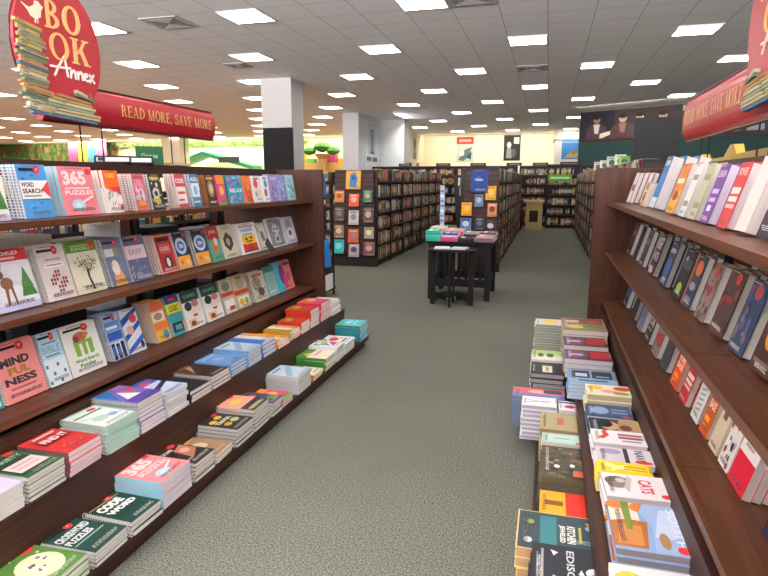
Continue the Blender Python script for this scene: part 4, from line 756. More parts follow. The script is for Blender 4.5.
UR_(1.71, 1.99, .08, 3, 'hard', '#8ba6cc', 'land', 'glossy South landscape hardcovers', x=.245, d=.225, spine='#5a4a48', pages='#8a8280', yaw=.0)
UR_(2.0, 2.175, .09, 3, 'hard', '#ebe4e2', 'cats', 'white Cats hardcovers with a kitten photo', x=.235, d=.22, pages='#d4cac6', yaw=.03)
UR_(2.185, 2.295, .08, 3, 'hard', '#f0cf2e', 'yellowstar', 'yellow hardcovers with a pale star', x=.23, d=.195)
UR_(2.305, 2.445, .072, 3, 'hard', '#ddd6da', 'nave', 'grey and white Nave hardcovers', x=.235, d=.215)
UR_(2.455, 2.60, .082, 3, 'hard', '#eeeaea', 'redfigure', 'white hardcovers with a red figure', x=.23, d=.215, pages='#dcd2d2')
UR_(2.62, 2.785, .06, 2, 'hard', '#4a4038', 'woman', 'dark hardcovers with a dark-haired woman', x=.23, d=.22)
UR_(2.795, 2.96, .062, 3, 'hard', '#3c5474', 'blueicon', 'navy hardcovers with pale icons', x=.23, d=.21)
UR_(2.99, 3.155, .10, 3, 'hard', '#efe4c0', 'creamfl', 'cream floral hardcovers', x=.235, d=.22, pages='#cdbd9c')
UR_(3.165, 3.39, .10, 5, 'paper', '#7a9ab8', 'blueblack', 'blue and black paperbacks', x=.155, d=.25, pages='#b4c6d8', spine='#8fb8d6')
UR_(3.52, 3.73, .12, 4, 'paper', '#5c3038', 'purpred', 'purple and red cookbooks, near pile', x=.145, d=.27, pages='#d4cccc')
UR_(3.82, 4.05, .12, 4, 'paper', '#5c3038', 'purpred', 'purple and red cookbooks, far pile', x=.145, d=.27, pages='#d4cccc')
UR_(4.07, 4.46, .16, 5, 'paper', '#8f7a5c', 'foodfar', 'food-photo cookbooks', x=.135, d=.29, pages='#d0ccc0')
LR_(1.09, 1.30, .10, 3, 'hard', '#3a3c44', 'labelspine', 'dark hardcovers at the step\'s near end', x=-.02)
LR_(1.61, 1.865, .20, 5, 'hard', '#2f3135', 'edison', 'black Edison hardcovers', x=.0, d=.245, pages='#dcd2c6')
LR_(1.875, 2.125, .16, 4, 'hard', '#d8b878', 'jewish', 'teal and gold framed cookbooks', x=-.05, d=.29, pages='#c09a70', spine='#c8a870')
LR_(2.16, 2.35, .13, 5, 'paper', '#d87830', 'oranger', 'orange and red paperbacks with pink pages', x=.03, d=.2, pages='#d2b0b0')
LR_(2.38, 2.70, .17, 8, 'hard', '#5a5444', 'ornate', 'brown and green ornate hardcovers', x=.025, d=.215, pages='#6a624c')
LR_(2.715, 2.83, .18, 6, 'hard', '#b8d2c6', 'mintbook', 'mint green hardcovers', x=.03, d=.18)
LR_(2.87, 3.10, .18, 4, 'hard', '#b0a078', 'tan', 'tan cloth-look hardcovers', x=.02, d=.2, pages='#a08c64')
LR_(3.115, 3.26, .20, 8, 'hard', '#eceaee', 'rscript', 'white hardcovers with pink script', x=-.085, d=.185, pages='#c4bcc8')
LR_(3.115, 3.26, .19, 6, 'paper', '#eeeef0', 'bluestrip', 'white paperbacks with a blue strip', x=.105, d=.115)
LR_(3.27, 3.43, .19, 8, 'paper', '#5a7cb8', 'bluepk', 'blue and rose paperbacks', x=-.14, d=.29, pages='#7c8898', spine='#4a7cc0')
LR_(3.68, 3.93, .20, 6, 'hard', '#26262a', 'label', 'black hardcovers with a cream label', x=-.05, d=.205, pages='#a8a4a4')
LR_(3.95, 4.19, .21, 8, 'paper', '#c8d0a8', 'gardens', 'green and white garden paperbacks', x=-.06, d=.21)
LR_(4.66, 4.87, .285, 13, 'paper', '#d8d8cc', 'greyspine', 'pale yellow-topped paperbacks in the tallest pile', x=-.055, d=.21, pages='#a8ac9c', spine='#b4b4a8')
# ================================================================= BACKS OF THE FIXTURES, THINGS ON TOP
def solid(name, label, cat, boxes, group=None, mat=None):
    m = MB()
    for q in boxes: m.box(*q[:6], q[6], q[7] if len(q) > 7 else mat)
    return m.obj(name, label=label, cat=cat, group=group)
def carton(x0, x1, y0, y1, z0, z1, col, lid, lb, name='storage_box', cat='box'):
    t = thing(name, lb, cat); m = MB(); m.box(x0, x1, y0, y1, z0, z1-.03, col, PRINT); m.obj('body', t)
    m = MB(); m.box(x0-.004, x1+.004, y0-.004, y1+.004, z1-.03, z1, lid, PRINT); m.obj('lid', t)
RB = 'the puzzle fixture\'s rear'
nm = {1: 'middle', 2: 'bottom', 0: 'top'}
i = 0
for z, rows in ((ZS[1], [(1.7, 2.0, .14, '#232128', '#2c2a30'), (2.05, 2.5, .19, '#e4d8d0', '#d8d0c8'), (2.62, 2.98, .13, '#26262e', '#303038'), (3.02, 3.2, .2, '#e6dcd8', '#efe8e4'), (3.3, 3.62, .16, '#1c2030', '#262c40'), (3.9, 4.3, .1, '#8c8a90', '#77757c')]),
                (ZS[2], [(1.7, 2.2, .16, '#5a5c68', '#7a8090'), (2.3, 2.7, .2, '#2e3036', '#8c94a8'), (2.8, 3.2, .13, '#c8c4b8', '#7c90a8'), (3.3, 3.8, .17, '#1e1e22', '#2c2c30'), (4.0, 4.4, .13, '#1e1e22', '#74444c')])):
    for (a, b_, h, c, l) in rows:
        w1 = {'#e': 'white'}.get(c[:2], {'#232128': 'black', '#26262e': 'black', '#1c2030': 'navy', '#8c8a90': 'grey', '#5a5c68': 'slate', '#2e3036': 'charcoal', '#c8c4b8': 'cream', '#1e1e22': 'black'}.get(c, 'dark'))

        i += 1
        carton(-2.78, -2.52, a, b_, z+.001, z+h+(.085 if z > .8 else .06), c, l, f'{w1} boxed set behind the shelf posts, {ORD[i-1] if i < 7 else ORD[i-7]} along rear {"middle" if z > .8 else "bottom"} shelf')
# spine rows on the rear top/lower shelves seen through the gaps
PAL = ['#7a2a2c', '#2b3a5a', '#c9b48c', '#e4ddd0', '#1f2023', '#3f5a48', '#b85a34', '#6b7c8c', '#8c6a4c', '#d8c8b8', '#a03c44', '#50405a', '#d0a040', '#4a7c8c', '#9c9488', '#c87c6c']
PNAME = ['dark red', 'navy', 'tan', 'cream', 'black', 'dark green', 'rust', 'grey-blue', 'brown', 'beige', 'crimson', 'plum', 'ochre', 'teal', 'grey', 'salmon']
SIZES = [(.024, .19), (.032, .21), (.02, .172), (.038, .2)]
def spine_into(m, T, w_, h, d, col, band):
    m.box(0, w_, 0, d, 0, h, col, PRINT, T)
    m.box(w_*.12, w_*.88, .002, d-.003, h-.0005, h+.0012, '#d8d0c4', PAPER, T)
    m.add([T @ Vector(p) for p in ((w_*.2, -.0006, h*.3), (w_*.8, -.0006, h*.3), (w_*.8, -.0006, h*.8), (w_*.2, -.0006, h*.8))], [(0, 1, 2, 3)], band, PRINT)
def dk(h, f=.72): return tuple(c*f for c in lin(h))
PROTO = {}
for ci, c in enumerate(PAL):
    for si, (w_, h) in enumerate(SIZES):
        m = MB(); spine_into(m, Matrix.Identity(4), w_, h, .15, dk(c), ['#e4d8b8', '#2a2a2c', '#c8a860', '#b8b0a8'][(ci+si) % 4]); PROTO[ci, si] = m.mesh('shelved_book')
STUFF = MB()
NIND = [0]
def fill_shelf(T, width, rg, where, individual, hmax=.26, fill=.93, faceout=False):
    """books spine-out along local +x, spines on local y=0 facing -y"""
    x = .01; fam = rg.sample(range(16), 6)
    while x < width*fill:
        if rg.random() < .1: x += rg.uniform(.02, .12); continue
        ci = rg.choice(fam) if rg.random() < .6 else rg.randrange(16); n = rg.choice((1, 1, 2, 3)); si = rg.randrange(4)
        for _ in range(n):
            w_, h = SIZES[si]
            if x+w_ > width-.005: return
            M = T @ Matrix.Translation((x, rg.uniform(0, .012), 0)) @ Matrix.Rotation(rg.uniform(-.01, .05), 4, 'Y')
            if individual and NIND[0] < 300:
                NIND[0] += 1
                link('shelved_book', PROTO[ci, si], None, f'{PNAME[ci]} spine-out book, {where}', 'book', f'{PNAME[ci]} books, {where}', mw=M)
            else:
                spine_into(STUFF, M, w_, min(h, hmax), .15, dk(PAL[ci]), ['#e4d8b8', '#2a2a2c', '#c8a860', '#b8b0a8'][(ci+si) % 4])
            x += w_+.002
SHN = ['bottom', 'second', 'third', 'fourth', 'fifth', 'top']
def bookcase(name, lb, x0, y0, rot, bays, bw, H, zs, d=.30, back=True, near='', ind=0, seed=0, open_top=True, kick=True, fillit=True):
    """front face runs along local +x at local y=0, body behind it at +y"""
    t = thing(name, lb, 'bookcase', None, (x0, y0, 0), rot); T = Matrix.Translation((x0, y0, 0)) @ Matrix.Rotation(rot, 4, 'Z'); W = bays*bw; rg = random.Random(seed)
    for i in range(bays+1):
        m = MB(); xx = i*bw; m.box(xx-.02, xx+.02, -.004, d, 0, H-.03 if 0 < i < bays else H, '#2e211c', DARKW); m.obj('side_panel', t)
    m = MB(); m.box(0, W, d-.012, d, 0, H-.03, '#2a1f1a', DARKW); m.obj('back_panel', t)
    if kick: m = MB(); m.box(0, W, .02, d, 0, zs[0]-.03, '#2e211c', DARKW); m.obj('plinth', t)
    if not open_top: m = MB(); m.box(-.012, W+.012, -.01, d, H-.03, H, '#2e211c', DARKW); m.obj('top_panel', t)
    for zi, z in enumerate(zs):
        for i in range(bays):
            m = MB(); m.box(i*bw+.021, (i+1)*bw-.021, -.008, d-.013, z-.036, z, '#33251f', DARKW); m.obj('shelf', t)
            hm = (zs[zi+1] if zi+1 < len(zs) else H+.2)-z-.04
            if fillit: fill_shelf(T @ Matrix.Translation((i*bw+.024, .004, z+.001)), bw-.046, rg, f'{SHN[zi]} shelf, {NUM[i]} bay of {near}', i < ind, hm)
    return t
DARKW = wood('espresso_wood', '#1c110d', '#2e1c15', .5, 'Z', .03)
ZR = [.11, .38, .66, .94, 1.22, 1.5]
# island left of centre (spines face the aisle) and its slatted endcap
bookcase('island_bookcase', 'long dark bookcase island with book-covered end, left of the black tables', -2.88, 9.96, PI/2, 7, .93, 1.68, ZR, near='the left island', ind=3, seed=11)
bookcase('island_bookcase', 'rear side of the left island bookcase, facing the children\'s area', -3.66, 9.96+7*.93, -PI/2, 7, .93, 1.68, ZR, near='x', ind=0, seed=12, fillit=False)
bookcase('island_bookcase', 'dark bookcase island beside the open carpet lane, right of the black tables', -.80, 9.96, PI/2, 9, .96, 1.70, ZR, near='the middle island', ind=1, seed=13)
bookcase('island_bookcase', 'left side of the middle island, facing the left island', -1.42, 9.96+9*.96, -PI/2, 9, .96, 1.70, ZR, near='x', ind=0, seed=14)
bookcase('aisle_bookcase', 'long dark bookcase run behind the hardcover fixture\'s far end panel', .82, 5.9+14*.95, -PI/2, 14, .95, 1.66, ZR, near='x', ind=0, seed=15)
bookcase('back_bookcase', 'dark wall bookcase under the cream back wall, left stretch', -6.05, 20.3, 0, 5, 1.0, 2.0, [.11, .43, .75, 1.07, 1.39, 1.7], near='x', seed=16, open_top=False)
bookcase('back_bookcase', 'dark wall bookcase under the cream back wall, behind the desk', -.95, 20.5, 0, 2, .95, 2.0, [.11, .43, .75, 1.07, 1.39, 1.7], near='x', seed=17, open_top=False)
bookcase('back_bookcase', 'freestanding dark bookcase with green shelf sign at the lane\'s end', -.05, 19.7, 0, 1, 1.0, 2.02, [.11, .43, .75, 1.07, 1.39, 1.7], near='x', seed=18, open_top=False)
bookcase('back_bookcase', 'narrow dark bookcase right of the green-signed one', .98, 19.85, 0, 1, .75, 1.98, [.11, .43, .75, 1.07, 1.39, 1.7], near='x', seed=19, open_top=False)
bookcase('side_bookcase', 'dark bookcase glimpsed between the left end panel and the left island', -5.38, 12.2, 0, 2, .80, 1.72, ZR, near='x', seed=20)
bookcase('side_bookcase', 'dark bookcase seen through the gaps of the puzzle fixture', -4.5, 1.2, PI/2, 7, .9, 1.30, [.11, .4, .7, 1.0], near='x', seed=21)
bookcase('side_bookcase', 'dark bookcase seen through the gaps of the hardcover fixture', 2.35, 7.2, -PI/2, 6, .95, 1.34, [.11, .4, .7, 1.0], near='x', seed=22)

SLATW = wood('slat_wood', '#35201a', '#523028', .5, 'X', .03)
# endcaps ---------------------------------------------------------------
def cover_model(W, H, bg, art, t=.02): return BookModel('paper', W, H, t, bg, art)
def endcap(x0, x1, y, H, lb, items, who):
    t = thing('endcap_display', lb, 'display rack'); xc = (x0+x1)/2
    m = MB(); n = 17
    m.prism([(x0-.02, 0), (x1+.05, 0), (x1, H), (x0+.06, H)], y, y+.05, '#3a251d', DARKW, Matrix(((1, 0, 0, 0), (0, 0, 1, 0), (0, 1, 0, 0), (0, 0, 0, 1)))); m.obj('panel', t)
    for i in range(n):
        z = .22+i*(H-.26)/n; k = z/H; a = x0-.02+.08*k; b_ = x1+.05-.05*k
        m = MB(); m.box(a+.01, b_-.01, y-.012, y, z, z+(H-.26)/n*.8, '#46301f', SLATW); m.obj('slat', t)
    m = MB(); m.box(x0-.03, x1+.055, y-.03, y+.05, 0, .16, '#3a251d', DARKW); m.obj('kick_board', t)
    for (x, z, W, Hh, bg, art, desc) in items:
        m = MB(); m.box(x-W*.55, x+W*.55, y-.06, y-.012, z-.012, z-.002, '#1c1614', BLK); m.obj('ledge', t)
        md = cover_model(W, Hh, bg, art); a = math.radians(8)
        md.place(frame((x-W/2, y-.05, z), (1, 0, 0), (0, math.sin(a), math.cos(a)), (0, -math.cos(a), math.sin(a))), f'{desc}, on {who}', 'book', 'books on '+who, 'display_book')
blob = lambda c1, c2: [('e', .5, .55, .3, .22, c1), ('r', .15, .82, .85, .9, c2)]
endcap(-3.70, -2.93, 9.90, 1.69, 'dark slatted end display of the left island with books face out',
 [(-3.29, 1.36, .27, .32, '#e0a848', [('p', [(.25, .15), (.7, .1), (.8, .6), (.6, .9), (.3, .8)], '#3c78b8'), ('e', .5, .6, .12, .1, '#24508c')], 'ochre poster-size book with a blue figure'),
  (-3.55, 1.13, .17, .20, '#d88838', blob('#a85a30', '#f0c890'), 'orange-brown book under the ochre one, left column'),
  (-3.28, 1.06, .18, .22, '#e8622c', blob('#f0b0a0', '#f4d8c8'), 'bright orange book with pale pattern'),
  (-3.03, 1.13, .16, .21, '#3c7c78', blob('#d8b040', '#9cc8b8'), 'teal book with a yellow centre, right column'),
  (-3.56, .80, .18, .24, '#5a4a44', blob('#8c7466', '#a89484'), 'dark brown patterned book'),
  (-3.29, .74, .18, .25, '#c8c4c0', blob('#8c8890', '#706c74'), 'pale grey book in the middle column'),
  (-3.02, .78, .18, .26, '#6c5450', blob('#c8a8a0', '#a08880'), 'mauve brown book in the right column'),
  (-3.57, .50, .18, .23, '#8c7058', blob('#d8c0a0', '#c8b090'), 'tan and brown book'),
  (-3.30, .42, .19, .24, '#d86030', blob('#8c8898', '#c8b8a8'), 'orange and grey book low in the middle'),
  (-3.01, .50, .17, .20, '#a8a094', blob('#e8d8a0', '#786c60'), 'grey book with a cream centre'),
  (-3.58, .22, .20, .25, '#3cb8b8', blob('#7cd8d0', '#2c8c8c'), 'turquoise book in the bottom row'),
  (-3.29, .17, .19, .23, '#b8a8b0', blob('#5c4c64', '#e0d8dc'), 'lilac grey book in the bottom row'),
  (-3.01, .20, .20, .24, '#7c4c50', blob('#c89c98', '#a87470'), 'dusty rose book in the bottom row')], 'the left island end')
endcap(-1.40, -.79, 9.88, 1.72, 'dark slatted end display of the middle island with books face out',
 [(-1.10, 1.32, .28, .36, '#24448c', [('e', .45, .6, .16, .1, '#4c74b8'), ('t', 'News', .25, .5, .7, .62, '#c8d4ec')], 'large royal blue book'),
  (-.91, 1.19, .17, .23, '#e8a828', blob('#f0c860', '#c88818'), 'golden yellow book under the blue one'),
  (-1.10, 1.08, .14, .20, '#6c84a0', blob('#a8b8c8', '#384c68'), 'steel blue book'),
  (-1.30, .93, .17, .22, '#f0a820', blob('#f4c048', '#d88c10'), 'amber book in the left column'),
  (-.88, .92, .15, .22, '#d88c64', blob('#8c3c28', '#ecc8a8'), 'peach book with a red figure'),
  (-1.31, .68, .18, .21, '#5c7cb0', blob('#c8d4e4', '#24344c'), 'blue and white landscape book'),
  (-1.08, .70, .16, .20, '#2c3c48', blob('#5c7484', '#8ca0ac'), 'dark teal book'),
  (-.90, .66, .17, .20, '#3c2c2c', blob('#d8d4d4', '#6c5454'), 'black book with a pale oval'),
  (-1.06, .45, .16, .23, '#a8a89c', blob('#e0dcd0', '#707468'), 'grey text-covered book'),
  (-1.30, .46, .16, .17, '#e8d830', blob('#f0e468', '#b8a818'), 'lemon yellow book in the bottom row'),
  (-.88, .44, .17, .18, '#6c7078', blob('#8c9098', '#4c5058'), 'grey book in the bottom row')], 'the middle island end')
for (x, y, z, W, Hh, c) in [(-.70, 10.3, .33, .16, .23, '#d8502c'), (-.70, 10.05, .06, .15, .24, '#dcd8d0')]: pass

# black tables ------------------------------------------------------------
t = thing('display_table', 'square black slatted-side table piled with colourful books', 'table', None, (-1.05, 7.72, 0))
m = MB(); m.box(-.44, .44, -.42, .42, .72, .75, '#111111', BLK); m.obj('tabletop', t)
for sx in (-1, 1):
    for sy in (-1, 1): m = MB(); m.box(sx*.36-.035, sx*.36+.035, sy*.36-.035, sy*.36+.035, 0, .72, '#111', BLK); m.obj('leg', t)
for sy in (-1, 1):
    for z in (.62, .17): m = MB(); m.box(-.325, .325, sy*.36-.014, sy*.36+.014, z, z+.1, '#111', BLK); m.obj('apron_rail', t)
    for i in range(7): x = -.27+.09*i; m = MB(); m.box(x-.02, x+.02, sy*.36-.01, sy*.36+.01, .27, .62, '#111', BLK); m.obj('slat', t)
for sx in (-1, 1):
    for z in (.62, .17): m = MB(); m.box(sx*.36-.014, sx*.36+.014, -.325, .325, z, z+.1, '#111', BLK); m.obj('apron_rail', t)
t = thing('side_table', 'small black half-height table with an oval top and curved lower shelf', 'table', None, (-1.09, 7.02, 0))
m = MB(); m.lathe([(.285, .668), (.30, .675), (.30, .69), (.285, .695)], 40, '#111', BLK, 1.0, .62); m.obj('tabletop', t)
for (x, y) in ((-.235, .02), (.235, .02), (0, -.16), (0, .16)): m = MB(); q = .03 if x else .012; m.box(x-q, x+q, y-.028, y+.028, 0, .67, '#111', BLK); m.obj('leg', t)
m = MB(); m.lathe([(.13, .13), (.15, .135), (.15, .15), (.13, .155)], 24, '#111', BLK, 1.0, .9); m.box(-.235, .235, -.03, .03, .12, .145, '#111', BLK); m.box(-.03, .03, -.15, .15, .12, .145, '#111', BLK); m.obj('lower_shelf', t)
for sx in (-1, 1):
    m = MB(); m.prism([(sx*.06, .05), (sx*.14, .07), (sx*.22, .02), (sx*.22, .12), (sx*.06, .12)][::sx], -.015, .015, '#111', BLK, Matrix(((1, 0, 0, 0), (0, 0, 1, 0), (0, 1, 0, 0), (0, 0, 0, 1)))); m.obj('brace', t)
for i, (x, a) in enumerate(((-.12, .1), (.09, -.12))):
    m = MB(); T = Matrix.Translation((-1.09+x, 7.0, .696)) @ Matrix.Rotation(a, 4, 'Z')
    m.box(-.09, .09, -.10, .10, 0, .012, '#e4e4e8', PRINT, T); m.box(-.088, .088, -.098, .098, .012, .016, '#c8ccd4' if i else '#f0f0f2', PRINT, T)
    m.obj('booklet', label=('white booklet on the small black side table, left one', 'pale grey booklet on the small black side table, right one')[i], cat='booklet')
def pile(x, y, z, W, Dp, n, t_, cols, desc):
    for k in range(n):
        c = cols[k % len(cols)]; md = BookModel('paper', W, Dp, t_, c, [('r', .1, .6, .9, .85, '#f0ece8'), ('e', .5, .3, .25, .15, cols[(k+1) % len(cols)])])
        a = random.uniform(-.06, .06); X = Vector((-math.sin(a), math.cos(a), 0)); Y = Vector((0, 0, 1)).cross(X)
        md.place(frame((x+Dp-.05, y, z+k*(t_+.0005)+.0005), X, Y, (0, 0, 1)), f'{posword(k, n) if n > 1 else "only"} of {desc} piled on the black display table', 'book', desc+' on the display table')
pile(-1.43, 7.31, .75, .24, .19, 5, .026, ['#2ca894', '#38b8a4', '#5cc8b0'], 'teal paperbacks')
pile(-1.42, 7.58, .75, .24, .2, 6, .026, ['#c8b890', '#d8a890', '#e0d0b8'], 'cream paperbacks')
pile(-1.23, 7.31, .75, .2, .20, 2, .026, ['#d83c6c', '#e05070'], 'pink paperbacks')
pile(-1.22, 7.32, .75+.054, .2, .2, 2, .024, ['#d0d4e4', '#3858a8'], 'blue and white paperbacks')
pile(-1.21, 7.56, .75, .24, .22, 5, .026, ['#d8342c', '#e0b0b0', '#d84060'], 'red and white paperbacks')
pile(-1.01, 7.30, .75, .22, .20, 2, .024, ['#1c1c24', '#34303c'], 'black paperbacks')
pile(-.98, 7.56, .75, .24, .2, 4, .024, ['#a89890', '#8c3c3c', '#3c3038'], 'tan and maroon paperbacks')
pile(-.79, 7.31, .75, .22, .21, 3, .024, ['#6c7080', '#b04850', '#b8b0b8'], 'grey and red paperbacks')
pile(-.77, 7.58, .75, .24, .2, 4, .024, ['#c8c4c8', '#944048'], 'pale and maroon paperbacks')
t = thing('sign_stand', 'slim pale blue upright sign standing on the black display table', 'sign'); m = MB(); m.box(-1.42, -1.36, 7.985, 8.0, .77, 1.44, '#a8bcd8', PRINT)
for k in range(9): m.box(-1.415, -1.365, 7.983, 7.985, .82+k*.066, .85+k*.066, ['#6c88bc', '#e0e4ec', '#8c6c9c'][k % 3], PRINT)
m.obj('panel', t); m = MB(); m.box(-1.45, -1.33, 7.95, 8.03, .751, .77, '#888c94', METAL); m.obj('foot', t)

# wire rack with blue bags behind the left end panel -----------------------
t = thing('bag_rack', 'black rack just past the left end panel holding blue bags', 'rack')
m = MB()
for (x, y) in ((-3.1, 6.95), (-2.73, 6.95), (-3.1, 7.3), (-2.73, 7.3)): m.box(x-.012, x+.012, y-.012, y+.012, 0, 1.6, '#111', BLK)
m.obj('frame', t)
for z in (.08, .85, 1.28): m = MB(); m.box(-3.1, -2.70, 6.94, 7.31, z, z+.018, '#1c1614', BLK); m.obj('shelf', t)
def bag(x0, x1, y0, y1, z0, z1, c, lb):
    m = MB(); n = 8; vs = []; fs = []
    for zi in range(5):
        k = zi/4; z = z0+(z1-z0)*k; s = 1-.18*k*k
        vs += [((x0+x1)/2+(x1-x0)/2*s*math.cos(2*PI*i/12)*1.05, (y0+y1)/2+(y1-y0)/2*s*math.sin(2*PI*i/12)*1.05, z+.01*math.sin(i*2.1)*k) for i in range(12)]
    for zi in range(4): fs += [(zi*12+i, zi*12+(i+1) % 12, zi*12+12+(i+1) % 12, zi*12+12+i) for i in range(12)]
    fs += [tuple(range(11, -1, -1)), tuple(48+i for i in range(12))]; m.add(vs, fs, c, MATTE)
    t = thing('tote_bag', lb, 'bag'); m.obj('body', t)
    m = MB(); m.tube([((x0+x1)/2-.05, (y0+y1)/2, z1-.01), ((x0+x1)/2-.03, (y0+y1)/2, z1+.06), ((x0+x1)/2+.03, (y0+y1)/2, z1+.06), ((x0+x1)/2+.05, (y0+y1)/2, z1-.01)], .006, 6, c); m.obj('handle', t)
bag(-2.86, -2.62, 6.92, 7.2, .47, .82, '#2c88d8', 'bright blue bag hanging low at the rack past the left end panel') if False else None
bag(-2.98, -2.76, 6.96, 7.24, .87, 1.16, '#1c2028', 'black bag on the middle level of the rack past the end panel')
bag(-2.98, -2.75, 6.96, 7.24, 1.30, 1.56, '#3c6cb8', 'denim blue bag on the top level of the rack')
bag(-2.96, -2.70, 6.96, 7.2, .40, .76, '#2488dc', 'bright blue bag low on the rack past the left end panel')
m = MB(); m.box(-2.97, -2.72, 6.96, 7.22, .099, .40, '#2c2c30', BLK); m.box(-2.72, -2.70, 6.97, 7.2, .10, .30, '#e4e0dc', PRINT); m.obj('storage_crate', label='black crate with a white panel under the bright blue bag', cat='crate')

# on top of the fixtures and far shelves -----------------------------------
def framed(name, lb, cat, x, y, z, W, H, yaw, lean, bg, fr_, art=(), th=.012):
    t = thing(name, lb, cat); T = Matrix.Translation((x, y, z)) @ Matrix.Rotation(yaw, 4, 'Z') @ Matrix.Rotation(-lean, 4, 'X')
    R = T @ Matrix(((1, 0, 0, -W/2), (0, 0, -1, 0), (0, 1, 0, 0), (0, 0, 0, 1)))      # x right, y up, z towards viewer
    m = MB(); f = .012 if fr_ else 0
    m.box(f, W-f, f, H-f, -th, 0, bg, PRINT, R); put_art(m, [a for a in art], W, H, 0, R, PRINT, .0006); m.obj('panel', t)
    if fr_:
        m = MB()
        for q in ((0, W, 0, f), (0, W, H-f, H), (0, f, f, H-f), (W-f, W, f, H-f)): m.box(*q, -th-.002, .004, fr_, GLOSS, R)
        m.obj('frame', t)
    return t
framed('framed_card', 'black-framed white card lying back on the puzzle fixture, nearer one', 'framed card', -2.45, 2.93, 1.603, .20, .075, .65, 1.0, '#e8e4e0', '#1c1a1a', [('r', .1, .3, .3, .8, '#3a3a3c')])
framed('framed_card', 'black-framed blank white card on the puzzle fixture, farther one', 'framed card', -2.44, 3.12, 1.603, .20, .065, .65, .8, '#efece8', '#141414')
framed('shelf_sign', 'tilted dark green sign with pale script on the puzzle fixture', 'sign', -2.46, 3.28, 1.603, .165, .115, .65, .1, '#1f5a34', None, [('t', 'Games', .2, .35, .8, .62, '#7cb88c')])
for y, lb in ((3.45, 'flat tan book lying on the puzzle fixture by the green sign'), ): 
    m = MB(); m.box(-2.53, -2.39, 3.42, 3.62, 1.6015, 1.618, '#b89858', PRINT); m.box(-2.528, -2.386, 3.425, 3.622, 1.604, 1.615, '#e0d4bc', PAPER); m.obj('paperback_book', label=lb, cat='book')
# black panels on top of the right run, yellow toy aeroplane shape
framed('display_board', 'large plain black board standing behind the hardcover fixture\'s far end', 'board', 1.245, 8.0, 1.665, .53, .60, 0, .0, '#141313', None, th=.03)
t = thing('toy_airplane', 'yellow toy airplane shape behind the hardcover fixture under the mural', 'toy'); T = frame((1.32, 6.05, 1.305), (-.02, -1, .0), (0, 0, 1), (-1, .02, 0))
m = MB(); m.prism([(0, .33), (.05, .36), (.25, .36), (.3, .42), (.38, .42), (.45, .37), (1.1, .37), (1.25, .45), (1.35, .45), (1.42, .38), (2.3, .39), (2.6, .34), (2.3, .30), (.1, .29)], 0, .06, '#c8a830', GLOSS, T); m.obj('fuselage', t)
m = MB(); m.prism([(.7, .31), (1.2, .31), (1.2, .33), (.7, .33)], -.25, .31, '#c0a02c', GLOSS, T); m.obj('wing', t)
m = MB(); m.prism([(.6, .02), (1.1, .02), (1.1, .05), (.6, .05)], -.1, .16, '#2a2a2c', BLK, T); m.prism([(.83, .05), (.87, .05), (.87, .28), (.83, .28)], .01, .05, '#2a2a2c', BLK, T); m.obj('stand', t)
# books and cards along the top of the right run
rg = random.Random(5); y = 9.2; i = 0
for (yy, c, w_, h, nm_) in ((8.5, '#8cbc50', .14, .16, 'lime green'), (9.0, '#e0e0dc', .15, .2, 'pale grey'), (10.2, '#c8d0c8', .15, .22, 'mint grey'), (11.5, '#e8e4d8', .15, .2, 'ivory'), (13.0, '#d8d4c8', .15, .22, 'stone')):
    md = BookModel('hard', w_, h, .025, c, blob('#4c6c54', '#888')); 
    md.place(frame((.88, yy, 1.665), (1, 0, 0), (0, .17, .985), (0, -.985, .17)), f'{nm_} book standing on top of the long bookcase run', 'book', None, 'display_book')

# plaques on top of the far cases and posters on the walls
def plaque(x, y, z, W, H, lb): framed('category_sign', lb, 'sign', x, y, z, W, H, 0, 0, '#3a3632', None, [('r', .15, .35, .85, .65, '#8c8478')], .02)
for i, (x, w_) in enumerate(((-4.9, .75), (-3.55, .8), (-2.35, .85), (-1.15, .8))):
    plaque(x, 20.45, 2.005, w_*.62, .10, f'dark category sign on the back bookcase, {ORD[i] if i else "first"} from the left wall')
plaque(-.3, 20.6, 2.005, .5, .10, 'dark category sign above the desk at the back')
plaque(.75, 27.7, 2.25, .9, .2, 'dark sign under the blue coast poster') if False else None
framed('category_sign', 'dark category sign on the ledge of the left island, near end', 'sign', -3.2, 14.2, 1.66, .22, .09, .4, 0, '#4a4640', '#2c2826', [('r', .15, .35, .85, .65, '#b8b0a0')])
framed('category_sign', 'dark category sign on the ledge of the left island, far end', 'sign', -3.2, 16.0, 1.66, .22, .09, .4, 0, '#4a4640', '#2c2826', [('r', .15, .35, .85, .65, '#b8b0a0')])
framed('wall_poster', 'tall poster with red top and grey bird figure on the cream wall', 'poster', -4.12, 29.99, 2.42, .85, 1.24, 0, 0, '#b8ccc8', None, [('r', 0, .72, 1, 1, '#c83c3c'), ('r', .15, .8, .85, .9, '#e8b0a8'), ('p', [(.1, .1), (.5, .5), (.9, .6), (.7, .2), (.4, .05)], '#5c7078'), ('e', .3, .35, .16, .1, '#e8e8e4'), ('p', [(.55, .2), (.9, .45), (.85, .1)], '#3c5058')])
framed('wall_poster', 'black and white portrait poster on the cream wall', 'poster', -1.82, 29.99, 2.48, .8, 1.22, 0, 0, '#26262a', '#1c1c1e', [('e', .32, .62, .13, .12, '#d8d8d6'), ('p', [(.15, .1), (.5, .1), (.45, .5), (.2, .5)], '#8c8c8a'), ('r', .6, .66, .92, .92, '#c8d0c4'), ('e', .6, .3, .14, .18, '#545456')])
